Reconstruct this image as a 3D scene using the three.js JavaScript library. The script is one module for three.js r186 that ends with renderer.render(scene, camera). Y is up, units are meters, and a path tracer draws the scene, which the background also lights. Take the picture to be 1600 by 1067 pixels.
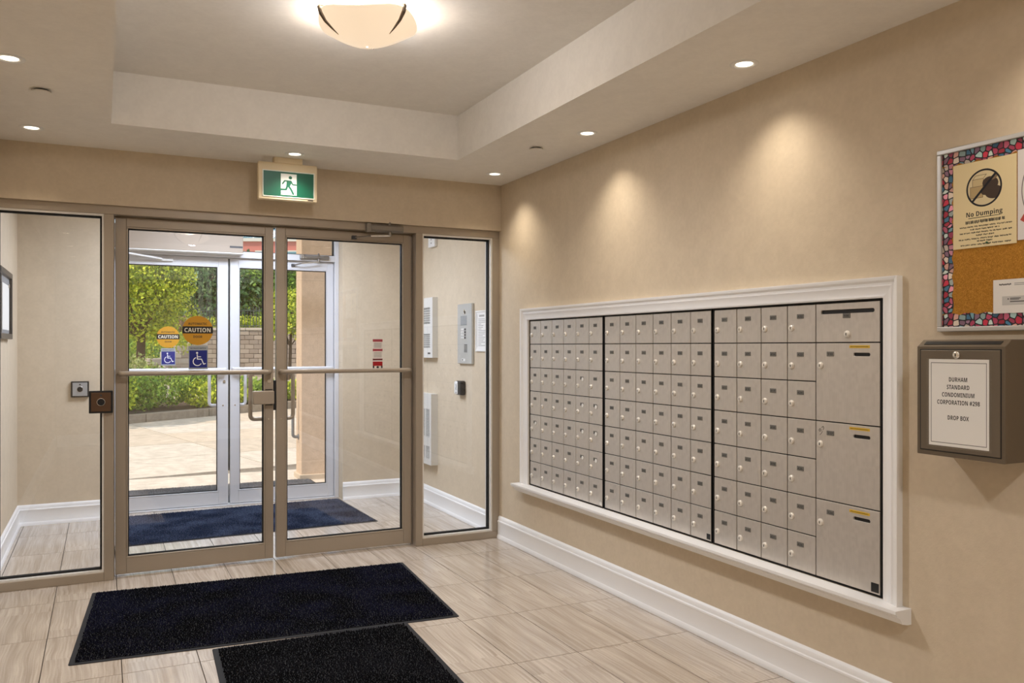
import * as THREE from 'three';
import { RoundedBoxGeometry } from 'three/addons/geometries/RoundedBoxGeometry.js';
import { mergeGeometries, toCreasedNormals, mergeVertices } from 'three/addons/utils/BufferGeometryUtils.js';
import { RectAreaLightUniformsLib } from 'three/addons/lights/RectAreaLightUniformsLib.js';

// ---------------------------------------------------------------- camera, sky, sun, exposure
const F = 1310, YAW = THREE.MathUtils.degToRad(26.02), EYE = 1.37, HORIZON = 541.5;
const scene = new THREE.Scene();
const camera = new THREE.PerspectiveCamera(2 * Math.atan(533.5 / F) * 180 / Math.PI, 1600 / 1067, 0.05, 400);
camera.position.set(0, EYE, 0);
camera.rotation.set(0, -YAW, 0);
camera.setViewOffset(1600, 1067, 0, 533.5 - HORIZON, 1600, 1067);   // the lens is shifted: verticals stay upright
scene.add(camera);
const renderer = new THREE.WebGLRenderer({ antialias: true });
renderer.toneMapping = THREE.LinearToneMapping;
renderer.toneMappingExposure = 1.28;
renderer.shadowMap.enabled = true;
RectAreaLightUniformsLib.init();

const sunDir = new THREE.Vector3(-0.55, 0.82, 0.12).normalize();
scene.background = new THREE.Color().setRGB(0.84, 0.92, 1.0);   // even, hazy summer sky
scene.backgroundIntensity = 0.82;
const sun = new THREE.DirectionalLight(0xffe8cc, 2.55);
sun.name = 'sun';
sun.position.copy(sunDir).multiplyScalar(60).add(new THREE.Vector3(2, 0, -22));
sun.target.position.set(2, 0, -22);
sun.castShadow = true;
sun.shadow.mapSize.set(2048, 2048);
Object.assign(sun.shadow.camera, { left: -45, right: 45, top: 45, bottom: -45, near: 1, far: 140 });
scene.add(sun, sun.target);

const POT = { power: 1.2, color: 0xfff2e0 }, BOWL = { glow: 0.7, down: 6.2, color: 0xfcfbff }, VEST = { power: 20.5, color: 0xdeeaff };

// ---------------------------------------------------------------- helpers
const V = (x, y, z) => new THREE.Vector3(x, y, z);
function rng(seed) { let s = seed | 0; return () => { s = (s + 0x6d2b79f5) | 0; let t = Math.imul(s ^ (s >>> 15), 1 | s); t = (t + Math.imul(t ^ (t >>> 7), 61 | t)) ^ t; return ((t ^ (t >>> 14)) >>> 0) / 4294967296; }; }
const taken = new Map();
function numbered(n) { const k = taken.get(n) || 0; taken.set(n, k + 1); return k ? n + '_' + String(k).padStart(3, '0') : n; }
function mesh(name, geo, mat, parent = scene) {
  const m = new THREE.Mesh(geo, mat);
  m.name = parent === scene ? numbered(name) : name;
  m.castShadow = m.receiveShadow = true;
  parent.add(m);
  return m;
}
function tag(o, label, category, group, kind) {
  Object.assign(o.userData, { label, category });
  if (group) o.userData.group = group;
  if (kind) o.userData.kind = kind;
  return o;
}
function thing(name, label, category, { pos = [0, 0, 0], turn = 0, group, kind } = {}) {
  const o = new THREE.Group();
  o.name = numbered(name); o.position.set(...pos); o.rotation.y = turn;
  scene.add(o);
  return tag(o, label, category, group, kind);
}
// parts were modelled in world axes: move the root to the thing's base
function rebase(root, x, y, z) { for (const c of root.children) c.position.sub(V(x, y, z)); root.position.set(x, y, z); return root; }

// uv in metres, by the axis each face looks along
function uvMetres(geo, scale = 1, ou = 0, ov = 0) {
  const g = geo.index ? geo.toNonIndexed() : geo, p = g.attributes.position, n = g.attributes.normal, uv = new Float32Array(p.count * 2);
  for (let i = 0; i < p.count; i++) {
    const ax = Math.abs(n.getX(i)), ay = Math.abs(n.getY(i)), az = Math.abs(n.getZ(i));
    let u, v;
    if (ay >= ax && ay >= az) { u = p.getX(i); v = p.getZ(i); } else if (ax >= az) { u = p.getZ(i); v = p.getY(i); } else { u = p.getX(i); v = p.getY(i); }
    uv[2 * i] = u * scale + ou; uv[2 * i + 1] = v * scale + ov;
  }
  g.setAttribute('uv', new THREE.BufferAttribute(uv, 2));
  return g;
}
// a box given by its limits
function span(x0, x1, y0, y1, z0, z1, r = 0) {
  const w = Math.abs(x1 - x0), h = Math.abs(y1 - y0), d = Math.abs(z1 - z0);
  const g = r > 0 ? new RoundedBoxGeometry(w, h, d, 2, Math.min(r, w / 2.01, h / 2.01, d / 2.01)) : new THREE.BoxGeometry(w, h, d);
  g.translate((x0 + x1) / 2, (y0 + y1) / 2, (z0 + z1) / 2);
  return uvMetres(g);
}
const bare = (g) => { const h = g.index ? g.toNonIndexed() : g.clone(); for (const k of Object.keys(h.attributes)) if (!['position', 'normal', 'uv'].includes(k)) h.deleteAttribute(k); return h; };
const join = (...gs) => mergeGeometries(gs.flat().map(bare));
function ring4(x0, x1, y0, y1, z0, z1, w, r = 0) {   // four bars inside a rectangle
  return join(span(x0, x1, y1 - w, y1, z0, z1, r), span(x0, x1, y0, y0 + w, z0, z1, r), span(x0, x0 + w, y0 + w, y1 - w, z0, z1, r), span(x1 - w, x1, y0 + w, y1 - w, z0, z1, r));
}
function tube(points, radius, seg = 48, rad = 12, tension = 0.0, closed = false) {
  const c = new THREE.CatmullRomCurve3(points.map((p) => (p.isVector3 ? p : V(...p))), closed, 'catmullrom', tension);
  return new THREE.TubeGeometry(c, seg, radius, rad, closed);
}
// a polyline with rounded corners
function bentTube(points, radius, bend, rad = 12) {
  const ps = points.map((p) => V(...p)), path = new THREE.CurvePath();
  let prev = ps[0].clone();
  for (let i = 1; i < ps.length - 1; i++) {
    const a = ps[i].clone().add(ps[i - 1].clone().sub(ps[i]).setLength(bend)), b = ps[i].clone().add(ps[i + 1].clone().sub(ps[i]).setLength(bend));
    path.add(new THREE.LineCurve3(prev, a)); path.add(new THREE.QuadraticBezierCurve3(a, ps[i], b)); prev = b;
  }
  path.add(new THREE.LineCurve3(prev, ps[ps.length - 1]));
  const body = new THREE.TubeGeometry(path, 40 * (ps.length - 1), radius, rad, false);
  const cap = (at, from) => { const g = new THREE.CircleGeometry(radius, rad); g.lookAt(at.clone().sub(from)); g.translate(at.x, at.y, at.z); return g; };
  return join(body, cap(ps[0], ps[1]), cap(ps[ps.length - 1], ps[ps.length - 2]));
}
function cyl(r0, r1, h, seg = 24) { return new THREE.CylinderGeometry(r0, r1, h, seg); }
function rod(a, b, r, seg = 16, r2 = r) {
  const A = V(...a), B = V(...b), d = B.clone().sub(A), g = cyl(r2, r, d.length(), seg);
  g.applyQuaternion(new THREE.Quaternion().setFromUnitVectors(V(0, 1, 0), d.clone().normalize()));
  g.translate((A.x + B.x) / 2, (A.y + B.y) / 2, (A.z + B.z) / 2);
  return g;
}
// a moulding: profile points (a across, b out of the wall) swept from p0 to p1, the ends mitred by m0, m1 (offset per unit of a)
function moulding(profile, p0, p1, A, B, m0 = 0, m1 = 0, n0 = 0, n1 = 0) {
  const P0 = V(...p0), P1 = V(...p1), D = P1.clone().sub(P0).normalize(), pos = [];
  const at = (P, [a, b], s, m, n) => P.clone().addScaledVector(A, a).addScaledVector(B, b).addScaledVector(D, s * (a * m + b * n));
  const q0 = profile.map((q) => at(P0, q, -1, m0, n0)), q1 = profile.map((q) => at(P1, q, 1, m1, n1)), k = profile.length;
  const flip = A.clone().cross(B).dot(D) * (THREE.ShapeUtils.isClockWise(profile.map(([a, b]) => new THREE.Vector2(a, b))) ? -1 : 1) < 0;
  const tri = (a, b, c) => { for (const p of flip ? [a, c, b] : [a, b, c]) pos.push(p.x, p.y, p.z); };
  for (let i = 0; i < k; i++) { const j = (i + 1) % k; tri(q0[i], q0[j], q1[j]); tri(q0[i], q1[j], q1[i]); }
  for (const [a, b, c] of THREE.ShapeUtils.triangulateShape(profile.map(([a, b]) => new THREE.Vector2(a, b)), [])) {
    const cw = THREE.ShapeUtils.isClockWise(profile.map(([x, y]) => new THREE.Vector2(x, y)));
    if (cw) { tri(q0[a], q0[b], q0[c]); tri(q1[a], q1[c], q1[b]); } else { tri(q0[a], q0[c], q0[b]); tri(q1[a], q1[b], q1[c]); }
  }
  const g = new THREE.BufferGeometry();
  g.setAttribute('position', new THREE.Float32BufferAttribute(pos, 3));
  g.computeVertexNormals();
  return uvMetres(toCreasedNormals(g, 0.6));
}
function plateWithHoles(x0, x1, y0, y1, holes, depth) {   // in the xy plane, extruded along +z
  const s = new THREE.Shape([[x0, y0], [x1, y0], [x1, y1], [x0, y1]].map((p) => new THREE.Vector2(...p)));
  for (const h of holes) s.holes.push(h.isPath ? h : new THREE.Path([[h[0], h[2]], [h[0], h[3]], [h[1], h[3]], [h[1], h[2]]].map((p) => new THREE.Vector2(...p))));
  return new THREE.ExtrudeGeometry(s, { depth, bevelEnabled: false, curveSegments: 10 });
}
function slotPath(cx, cy, w, h) {
  const p = new THREE.Path(), r = h / 2;
  p.moveTo(cx - w / 2 + r, cy - r); p.absarc(cx - w / 2 + r, cy, r, -Math.PI / 2, Math.PI / 2, true); p.lineTo(cx + w / 2 - r, cy + r); p.absarc(cx + w / 2 - r, cy, r, Math.PI / 2, -Math.PI / 2, true);
  p.closePath(); return p;
}

// ---------------------------------------------------------------- noise and textures
function valueNoise(seed, period) {   // tiling noise: f(u, v) for u, v in [0, 1)
  const r = rng(seed), n = period, t = Array.from({ length: n * n }, r);
  return (u, v) => {
    const x = ((u % 1) + 1) % 1 * n, y = ((v % 1) + 1) % 1 * n, i = Math.floor(x), j = Math.floor(y), fx = x - i, fy = y - j;
    const sx = fx * fx * (3 - 2 * fx), sy = fy * fy * (3 - 2 * fy), at = (a, b) => t[(b % n) * n + (a % n)];
    return (at(i, j) * (1 - sx) + at(i + 1, j) * sx) * (1 - sy) + (at(i, j + 1) * (1 - sx) + at(i + 1, j + 1) * sx) * sy;
  };
}
function dataTex(w, h, fn, srgb = true) {
  const d = new Uint8Array(w * h * 4);
  for (let y = 0; y < h; y++) for (let x = 0; x < w; x++) {
    const c = fn(x / w, y / h, x, y), o = (y * w + x) * 4;
    d[o] = Math.max(0, Math.min(255, c[0])); d[o + 1] = Math.max(0, Math.min(255, c[1])); d[o + 2] = Math.max(0, Math.min(255, c[2])); d[o + 3] = 255;
  }
  const t = new THREE.DataTexture(d, w, h);
  t.wrapS = t.wrapT = THREE.RepeatWrapping; t.magFilter = THREE.LinearFilter; t.minFilter = THREE.LinearMipmapLinearFilter; t.generateMipmaps = true;
  if (srgb) t.colorSpace = THREE.SRGBColorSpace;
  t.needsUpdate = true;
  return t;
}
function canvasTex(w, h, draw) {
  const c = document.createElement('canvas'); c.width = w; c.height = h;
  draw(c.getContext('2d'), w, h);
  const t = new THREE.CanvasTexture(c); t.colorSpace = THREE.SRGBColorSpace; t.magFilter = THREE.LinearFilter;
  return t;
}
const rep = (t, x, y = x) => { const c = t.clone(); c.repeat.set(x, y); c.needsUpdate = true; return c; };
const std = (color, roughness = 0.6, metalness = 0, more = {}) => new THREE.MeshStandardMaterial({ color, roughness, metalness, ...more });
const phys = (color, roughness, metalness, more) => new THREE.MeshPhysicalMaterial({ color, roughness, metalness, ...more });

const n8 = valueNoise(1, 8), n16 = valueNoise(2, 16), n32 = valueNoise(3, 32), n64 = valueNoise(4, 64), n128 = valueNoise(5, 128), n256 = valueNoise(6, 256);
const plasterBump = dataTex(512, 512, (u, v) => { const k = 110 + 60 * n256(u, v) + 50 * n128(u + 0.3, v) + 25 * n32(u, v); return [k, k, k]; }, false);
const paintMap = (r, g, b, a = 5) => dataTex(256, 256, (u, v) => { const k = (n64(u, v) - 0.5) * a + (n16(u, v) - 0.5) * a; return [r + k, g + k, b + k]; });
// vein-cut porcelain: long streaks along v
const streakA = valueNoise(11, 64), streakB = valueNoise(12, 128), streakC = valueNoise(13, 256);
const tileMap = dataTex(1024, 1024, (u, v) => {
  const warp = (n8(u, v * 0.5) - 0.5) * 0.016 + (n16(u * 0.5, v) - 0.5) * 0.005;
  const w = u + warp, s1 = streakA(w, v * 0.05), s2 = streakB(w, v * 0.03 + 0.3), s3 = streakC(w, v * 0.025 + 0.6), cloud = n8(u * 0.5, v * 0.5);
  let k = (s1 - 0.5) * 20 + (s2 - 0.5) * 22 + (s3 - 0.5) * 20 + (cloud - 0.5) * 12;
  const dark = Math.max(0, s3 * s1 - 0.5) * -95, fleck = (n256(u, v) - 0.5) * 5;
  k += dark + fleck;
  return [188 + k, 175 + k * 1.02, 160 + k * 1.05];
});
const tileRough = dataTex(256, 256, (u, v) => { const k = 70 + 60 * n32(u, v) + 40 * n128(u, v * 0.2); return [k, k, k]; }, false);
const pileBump = dataTex(512, 512, (u, v) => { const k = 40 + 130 * n256(u, v) + 80 * n128(u + 0.2, v + 0.1); return [k, k, k]; }, false);
const brushed = dataTex(256, 256, (u, v) => { const k = 120 + 110 * (n256(u, v * 0.03) - 0.5) + 40 * (n128(u, v * 0.05) - 0.5); return [k, k, k]; }, false);
const steelMap = dataTex(256, 256, (u, v) => { const k = (n256(u, v * 0.03) - 0.5) * 8 + (n16(u, v) - 0.5) * 8; return [206 + k, 199 + k, 190 + k]; });
const concreteMap = dataTex(512, 512, (u, v) => { const k = (n16(u, v) - 0.5) * 22 + (n64(u, v) - 0.5) * 14 + (n256(u, v) - 0.5) * 14; return [214 + k, 206 + k, 194 + k]; });
const stuccoMap = dataTex(256, 256, (u, v) => { const k = (n16(u, v) - 0.5) * 10 + (n128(u, v) - 0.5) * 14; return [214 + k, 190 + k, 165 + k]; });
const corkMap = dataTex(512, 512, (u, v) => { const a = n256(u, v), b = n128(u, v), c = n32(u, v), k = (a - 0.5) * 60 + (b - 0.5) * 40 + (c - 0.5) * 14; return [172 + k, 118 + k * 0.85, 34 + k * 0.6]; });

const M = {
  wall: std(0xffffff, 0.85, 0, { map: rep(paintMap(208, 192, 167), 1.2), bumpMap: rep(plasterBump, 1.6), bumpScale: 0.0006 }),
  ceiling: std(0xffffff, 0.9, 0, { map: rep(paintMap(234, 229, 220, 4), 1.2), bumpMap: rep(plasterBump, 1.6), bumpScale: 0.0005 }),
  trim: std(0xf3f2f0, 0.38),
  tile: std(0xffffff, 0.34, 0, { map: tileMap, roughnessMap: tileRough }),
  grout: std(0x574b42, 0.95),
  bronze: std(0xa89b8a, 0.42, 0.3),
  silver: std(0xd9d9db, 0.4, 0.1),
  gasket: std(0x0b0b0b, 0.7),
  litBead: std(0xe6e2da, 0.4, 0.1),  // near-white: daylight on the sidelight edges is put into the colour
  glass: phys(0xffffff, 0.0, 0, { transmission: 1, thickness: 0, ior: 1.5 }),
  steel: std(0xffffff, 0.42, 0.55, { map: rep(steelMap, 4), bumpMap: rep(brushed, 4), bumpScale: 0.00006 }),
  chrome: std(0xe6e2da, 0.22, 0.9),
  lock: std(0xe9e3d8, 0.3, 0.35),
  black: std(0x0a0a0b, 0.5),
  cabinet: std(0x14120f, 0.6, 0.2),
  white: std(0xe9e8e4, 0.45),
  whiteMetal: std(0xe2e1dc, 0.4, 0.1),
  closer: std(0x8b857d, 0.35, 0.6),
  darkGrey: std(0x3a3a3c, 0.5),
  rubber: std(0x17171a, 0.8),
  paper: std(0xefede6, 0.85),
  cream: std(0xead9b8, 0.7),
};

// ---------------------------------------------------------------- the room
const XL = -0.585, XR = 2.56, H = 2.52, HT = 2.792, ZB = -5.45, ZO = -7.40, ZR = 2.0;
const TRAY = [0.04, 1.967, -4.79, 1.35];
const MB = { z0: -4.99, z1: -2.148, y0: 0.447, y1: 1.548 };   // opening of the mailbox bank in the right wall

{ // floor slab with single tiles
  const floor = thing('floor', 'beige vein-cut porcelain tile floor with dark grout lines', 'floor', { kind: 'structure' });
  mesh('slab', span(XL - 0.15, XR + 0.15, -0.16, -0.0115, ZO - 0.25, ZR + 0.15), M.grout, floor);
  const px = 0.307, pz = 0.617, gx = 2.222, gz = -5.104, gap = 0.0036, variants = new Map(), r = rng(77);
  for (let i = -10; i < 3; i++) for (let k = -4; k < 13; k++) {
    const x0 = Math.max(gx + i * px + gap / 2, XL), x1 = Math.min(gx + (i + 1) * px - gap / 2, XR), z0 = Math.max(gz + k * pz + gap / 2, ZO - 0.25), z1 = Math.min(gz + (k + 1) * pz - gap / 2, ZR);
    if (x1 - x0 < 0.01 || z1 - z0 < 0.01) continue;
    const which = Math.floor(r() * 7), key = [(x1 - x0).toFixed(4), (z1 - z0).toFixed(4), which].join();
    if (!variants.has(key)) {
      const q = rng(which * 31 + 5), g = new THREE.BoxGeometry(x1 - x0, 0.0115, z1 - z0);
      variants.set(key, uvMetres(g, 1, q() * 3, q() * 3));
    }
    const t = mesh('tile', variants.get(key), M.tile, floor);
    t.position.set((x0 + x1) / 2, -0.0115 / 2, (z0 + z1) / 2);
  }
}
{ // right wall with the opening for the mailboxes
  const g = plateWithHoles(ZO - 0.26, ZR, 0, 3.0, [[MB.z0, MB.z1, MB.y0, MB.y1]], 0.2);
  g.rotateY(-Math.PI / 2); g.translate(XR + 0.2, 0, 0);   // local x -> world z, local z -> world -x
  tag(mesh('wall_right', uvMetres(g), M.wall), 'tan painted wall that holds the mailbox bank', 'wall', null, 'structure');
  tag(mesh('wall_left', span(XL - 0.2, XL, 0, 3.0, ZO - 0.26, ZR), M.wall), 'tan painted side wall facing the mailboxes', 'wall', null, 'structure');
  tag(mesh('wall_rear', span(XL - 0.2, XR + 0.2, 0, 3.0, ZR, ZR + 0.2), M.wall), 'tan painted wall closing the lobby opposite the glass doors', 'wall', null, 'structure');
  tag(mesh('wall_back', span(XL, XR, 2.197, H, -5.57, -5.42), M.wall), 'tan painted bulkhead above the inner glass doors', 'wall', null, 'structure');
  const o = plateWithHoles(XL, XR, 0, 4.2, [], 0.25);
  const s = new THREE.Shape([[XL, 0], [0.035, 0], [0.035, 2.47], [1.928, 2.47], [1.928, 0], [XR, 0], [XR, 4.2], [XL, 4.2]].map((p) => new THREE.Vector2(...p)));
  const og = new THREE.ExtrudeGeometry(s, { depth: 0.26, bevelEnabled: false }); og.translate(0, 0, ZO - 0.26);
  tag(mesh('wall_front', uvMetres(og), M.wall), 'painted vestibule wall around the outer glass doors', 'wall', null, 'structure');
  o.dispose();
}
{ // ceiling: soffit ring, tray panel, vestibule slab
  const ceil = thing('ceiling', 'off-white lobby ceiling with a raised rectangular tray', 'ceiling', { kind: 'structure' });
  const g = plateWithHoles(XL, XR, -ZR, 5.57, [[TRAY[0], TRAY[1], -TRAY[3], -TRAY[2]]], HT - H);
  g.rotateX(-Math.PI / 2); g.translate(0, H, 0);   // local y -> world -z, local z -> world y
  mesh('soffit', uvMetres(g), M.ceiling, ceil);
  mesh('tray_panel', span(XL, XR, HT, HT + 0.2, -5.57, ZR), M.ceiling, ceil);
  const vc = mesh('ceiling_vestibule', span(XL, XR, H, H + 0.47, ZO, -5.57), M.ceiling);
  tag(vc, 'flat off-white ceiling over the glazed vestibule', 'ceiling', null, 'structure');
}
{ // baseboards
  const prof = [[0, 0], [0, 0.024], [0.012, 0.0235], [0.024, 0.019], [0.028, 0.016], [0.112, 0.016], [0.117, 0.0185], [0.124, 0.0175], [0.128, 0.013], [0.146, 0.0125], [0.153, 0.009], [0.158, 0.004], [0.158, 0]];
  const up = V(0, 1, 0);
  const bb = (name, p0, p1, out, label, m = [0, 0]) => tag(mesh(name, moulding(prof, p0, p1, up, out, 0, 0, m[0], m[1]), M.trim), label, 'baseboard', null, 'structure');
  bb('baseboard_right', [XR, 0, ZB + 0.005], [XR, 0, ZR], V(-1, 0, 0), 'white moulded baseboard running below the mailboxes');
  bb('baseboard_left', [XL, 0, ZR], [XL, 0, ZB + 0.005], V(1, 0, 0), 'white moulded baseboard on the lobby side wall');
  bb('baseboard_rear', [XR - 0.025, 0, ZR], [XL + 0.025, 0, ZR], V(0, 0, -1), 'white moulded baseboard on the rear lobby wall');
  bb('baseboard_vestibule_right', [XR, 0, ZO], [XR, 0, -5.562], V(-1, 0, 0), 'white moulded baseboard below the intercom in the vestibule', [-1, 0]);
  bb('baseboard_vestibule_left', [XL, 0, -5.562], [XL, 0, ZO], V(1, 0, 0), 'white moulded baseboard below the framed notice in the vestibule', [0, -1]);
  bb('baseboard_front_left', [XL, 0, ZO], [0.035, 0, ZO], V(0, 0, 1), 'white moulded baseboard below the silver push plate', [-1, 0]);
  bb('baseboard_front_right', [1.928, 0, ZO], [XR, 0, ZO], V(0, 0, 1), 'white moulded baseboard beside the outer doors', [0, -1]);
}

// ---------------------------------------------------------------- inner storefront
function pane(parent, x0, x1, y0, y1, z, gasket = true, w = 0.007, depth = 0.03) {
  mesh('glass', span(x0 - 0.004, x1 + 0.004, y0 - 0.004, y1 + 0.004, z - 0.003, z + 0.003), M.glass, parent);
  if (gasket) mesh('gasket', join(ring4(x0, x1, y0, y1, z + 0.0035, z + 0.0035 + depth / 2, w), ring4(x0, x1, y0, y1, z - 0.0035 - depth / 2, z - 0.0035, w)), M.gasket, parent);
}
const SF = [-5.56, -5.45];   // depth of the inner frame
{
  const t = thing('trim_1', 'bronze aluminium frame around the inner double doors', 'door frame', { kind: 'structure' });
  mesh('head', span(XL, XR, 2.147, 2.197, ...SF, 0.003), M.bronze, t);
  mesh('jamb', span(0.007, 0.059, 0, 2.147, ...SF, 0.003), M.bronze, t);
  mesh('jamb', span(1.929, 1.977, 0, 2.147, ...SF, 0.003), M.bronze, t);
  mesh('door_stop', join(span(0.059, 0.064, 0, 2.147, -5.56, -5.535), span(1.922, 1.929, 0, 2.147, -5.56, -5.535), span(0.064, 1.922, 2.141, 2.147, -5.56, -5.535)), M.bronze, t);
}
function sidelight(name, label, x0, x1, jambs) {
  const w = thing(name, label, 'window', { kind: 'structure' });
  mesh('sill_bar', span(x0, x1, 0, 0.05, ...SF, 0.003), M.bronze, w);
  for (const [a, b] of jambs) mesh('jamb', span(a, b, 0.05, 2.147, ...SF, 0.003), M.bronze, w);
  const a = jambs[0] && jambs[0][0] === x0 ? jambs[0][1] : x0, b = jambs[0] && jambs[0][1] === x1 ? jambs[0][0] : x1;
  mesh('glazing_bead', join(ring4(a, b, 0.05, 2.147, -5.49, -5.458, 0.011), ring4(a, b, 0.05, 2.147, -5.552, -5.52, 0.011)), M.litBead, w);
  pane(w, a + 0.004, b - 0.004, 0.054, 2.143, -5.505, true, 0.017, 0.024);
}
sidelight('window_1', 'fixed glass sidelight in bronze frame beside the brown push plate', XL, 0.007, [[XL, XL + 0.045]]);
sidelight('window_2', 'fixed glass sidelight in bronze frame next to the mailbox wall', 1.977, XR, [[2.506, XR]]);

function doorLeaf(name, label, d, M1, zFront) {   // d: leaf x0, glass x0, glass x1, leaf x1, bottom, glass bottom, glass top, top
  const leaf = thing(name, label, 'door', { kind: 'structure' }), z0 = zFront - 0.045, zg = zFront - 0.0225;
  mesh('stile', span(d[0], d[1], d[4], d[7], z0, zFront, 0.003), M1, leaf);
  mesh('stile', span(d[2], d[3], d[4], d[7], z0, zFront, 0.003), M1, leaf);
  mesh('rail', span(d[1], d[2], d[6], d[7], z0, zFront, 0.003), M1, leaf);
  mesh('rail', span(d[1], d[2], d[4], d[5], z0, zFront, 0.003), M1, leaf);
  mesh('glazing_bead', join(ring4(d[1], d[2], d[5], d[6], zFront - 0.013, zFront + 0.0015, 0.009, 0.002), ring4(d[1], d[2], d[5], d[6], z0 - 0.0015, z0 + 0.013, 0.009, 0.002)), M1, leaf);
  pane(leaf, d[1] + 0.009, d[2] - 0.009, d[5] + 0.009, d[6] - 0.009, zg, true, 0.006, 0.017);
  return leaf;
}
function pushBar(parent, x0, x1, y, zDoor, out, mat) {
  const z = zDoor + out;
  mesh('push_bar', bentTube([[x0, y, zDoor], [x0, y, z], [x1, y, z], [x1, y, zDoor]], 0.0145, 0.018, 16), mat, parent);
}
function pullHandle(parent, xs, xh, y0, y1, zDoor, out, mat) {
  mesh('pull_handle', bentTube([[xs, y1, zDoor], [xs, y1, zDoor + out], [xh, y1, zDoor + out], [xh, y0, zDoor + out], [xs, y0, zDoor + out], [xs, y0, zDoor]], 0.0135, 0.03, 14), mat, parent);
}
const screw = (parent, x, y, z, mat) => mesh('screw', rod([x, y, z - 0.002], [x, y, z + 0.004], 0.006, 12), mat, parent);

const stickerTex = canvasTex(256, 256, (c) => {
  c.fillStyle = '#c9900f'; c.fillRect(0, 0, 256, 256);
  c.fillStyle = '#15100a'; c.fillRect(0, 92, 256, 62);
  c.textAlign = 'center'; c.textBaseline = 'middle';
  c.font = 'bold 27px sans-serif'; c.fillText('AUTOMATIC', 128, 68);
  c.fillText('DOOR', 128, 182);
  c.fillStyle = '#e9e2cf'; c.font = 'bold 50px sans-serif'; c.fillText('CAUTION', 128, 125, 224);
});
const accessTex = canvasTex(192, 240, (c, w, h) => {
  c.fillStyle = '#9aa0a3'; c.fillRect(0, 0, w, h);
  c.fillStyle = '#2a2c30'; c.font = 'bold 18px sans-serif'; c.textAlign = 'center'; c.textBaseline = 'middle'; c.fillText('ACTIVATE SWITCH', w / 2, 24, 160);
  c.fillStyle = '#0a1a78'; c.fillRect(8, 46, w - 16, h - 62);
  c.strokeStyle = '#f0f0ee'; c.fillStyle = '#f0f0ee'; c.lineCap = 'round'; c.lineJoin = 'round';
  c.beginPath(); c.arc(84, 72, 11, 0, 7); c.fill();
  c.lineWidth = 10; c.beginPath(); c.moveTo(86, 90); c.lineTo(88, 136); c.lineTo(128, 136); c.lineTo(150, 188); c.lineTo(166, 182); c.stroke();
  c.lineWidth = 8; c.beginPath(); c.moveTo(88, 112); c.lineTo(120, 112); c.stroke();
  c.lineWidth = 9; c.beginPath(); c.arc(88, 160, 42, -2.0, -2.0 - 4.0 + 0.3, true); c.stroke();
});
const noticeTex = canvasTex(96, 288, (c, w, h) => {
  c.fillStyle = '#e6ddd6'; c.fillRect(0, 0, w, h);
  c.fillStyle = '#a8404a'; c.fillRect(0, 6, w, 24); c.fillRect(0, 100, w, 22);
  c.fillStyle = '#6a2024'; c.fillRect(0, 196, w, 16);
  c.fillStyle = '#8a8880'; for (let i = 0; i < 4; i++) c.fillRect(12, 42 + i * 13, 72, 5); for (let i = 0; i < 4; i++) c.fillRect(10, 134 + i * 14, 76, 5);
  c.fillStyle = '#a80c12'; c.fillRect(0, 224, w, 42);
  c.fillStyle = '#201416'; c.fillRect(0, 266, w, 22); c.fillStyle = '#dcd6cc'; c.fillRect(14, 266, w - 28, 22); c.fillStyle = '#1c1a18'; c.beginPath(); c.arc(w / 2, 280, 12, 0, 7); c.fill();
});
const texMat = (t, rough = 0.6) => std(0xffffff, rough, 0, { map: t });
// a thin printed sheet facing +z; the print on its front, one plain colour elsewhere
function sheet(w, h, t, seg = 1) {
  const g = new THREE.BoxGeometry(w, h, t, seg, seg, 1).toNonIndexed(), n = g.attributes.normal, uv = g.attributes.uv;
  for (let i = 0; i < uv.count; i++) if (Math.abs(n.getZ(i)) < 0.5) uv.setXY(i, 0.004, 0.004);
  return g;
}
const stickerMat = texMat(stickerTex, 0.55), accessMat = texMat(accessTex, 0.55);
function discSticker(r) {
  const g = new THREE.CylinderGeometry(r, r, 0.0012, 40); g.rotateX(Math.PI / 2);
  const p = g.attributes.position, uv = g.attributes.uv;
  for (let i = 0; i < uv.count; i++) uv.setXY(i, p.getX(i) / (2 * r) + 0.5, p.getY(i) / (2 * r) + 0.5);
  return g;
}
function stickers(leaf, cx, cy, wx, wy, z) {
  const a = mesh('caution_sticker', discSticker(0.0905), stickerMat, leaf); a.position.set(cx, cy, z);
  a.userData.label = 'round yellow caution sticker';
  const b = mesh('accessibility_sticker', sheet(0.113, 0.145, 0.0012), accessMat, leaf); b.position.set(wx, wy, z);
  b.userData.label = 'blue wheelchair sticker';
}
const ZD = -5.515;
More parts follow.
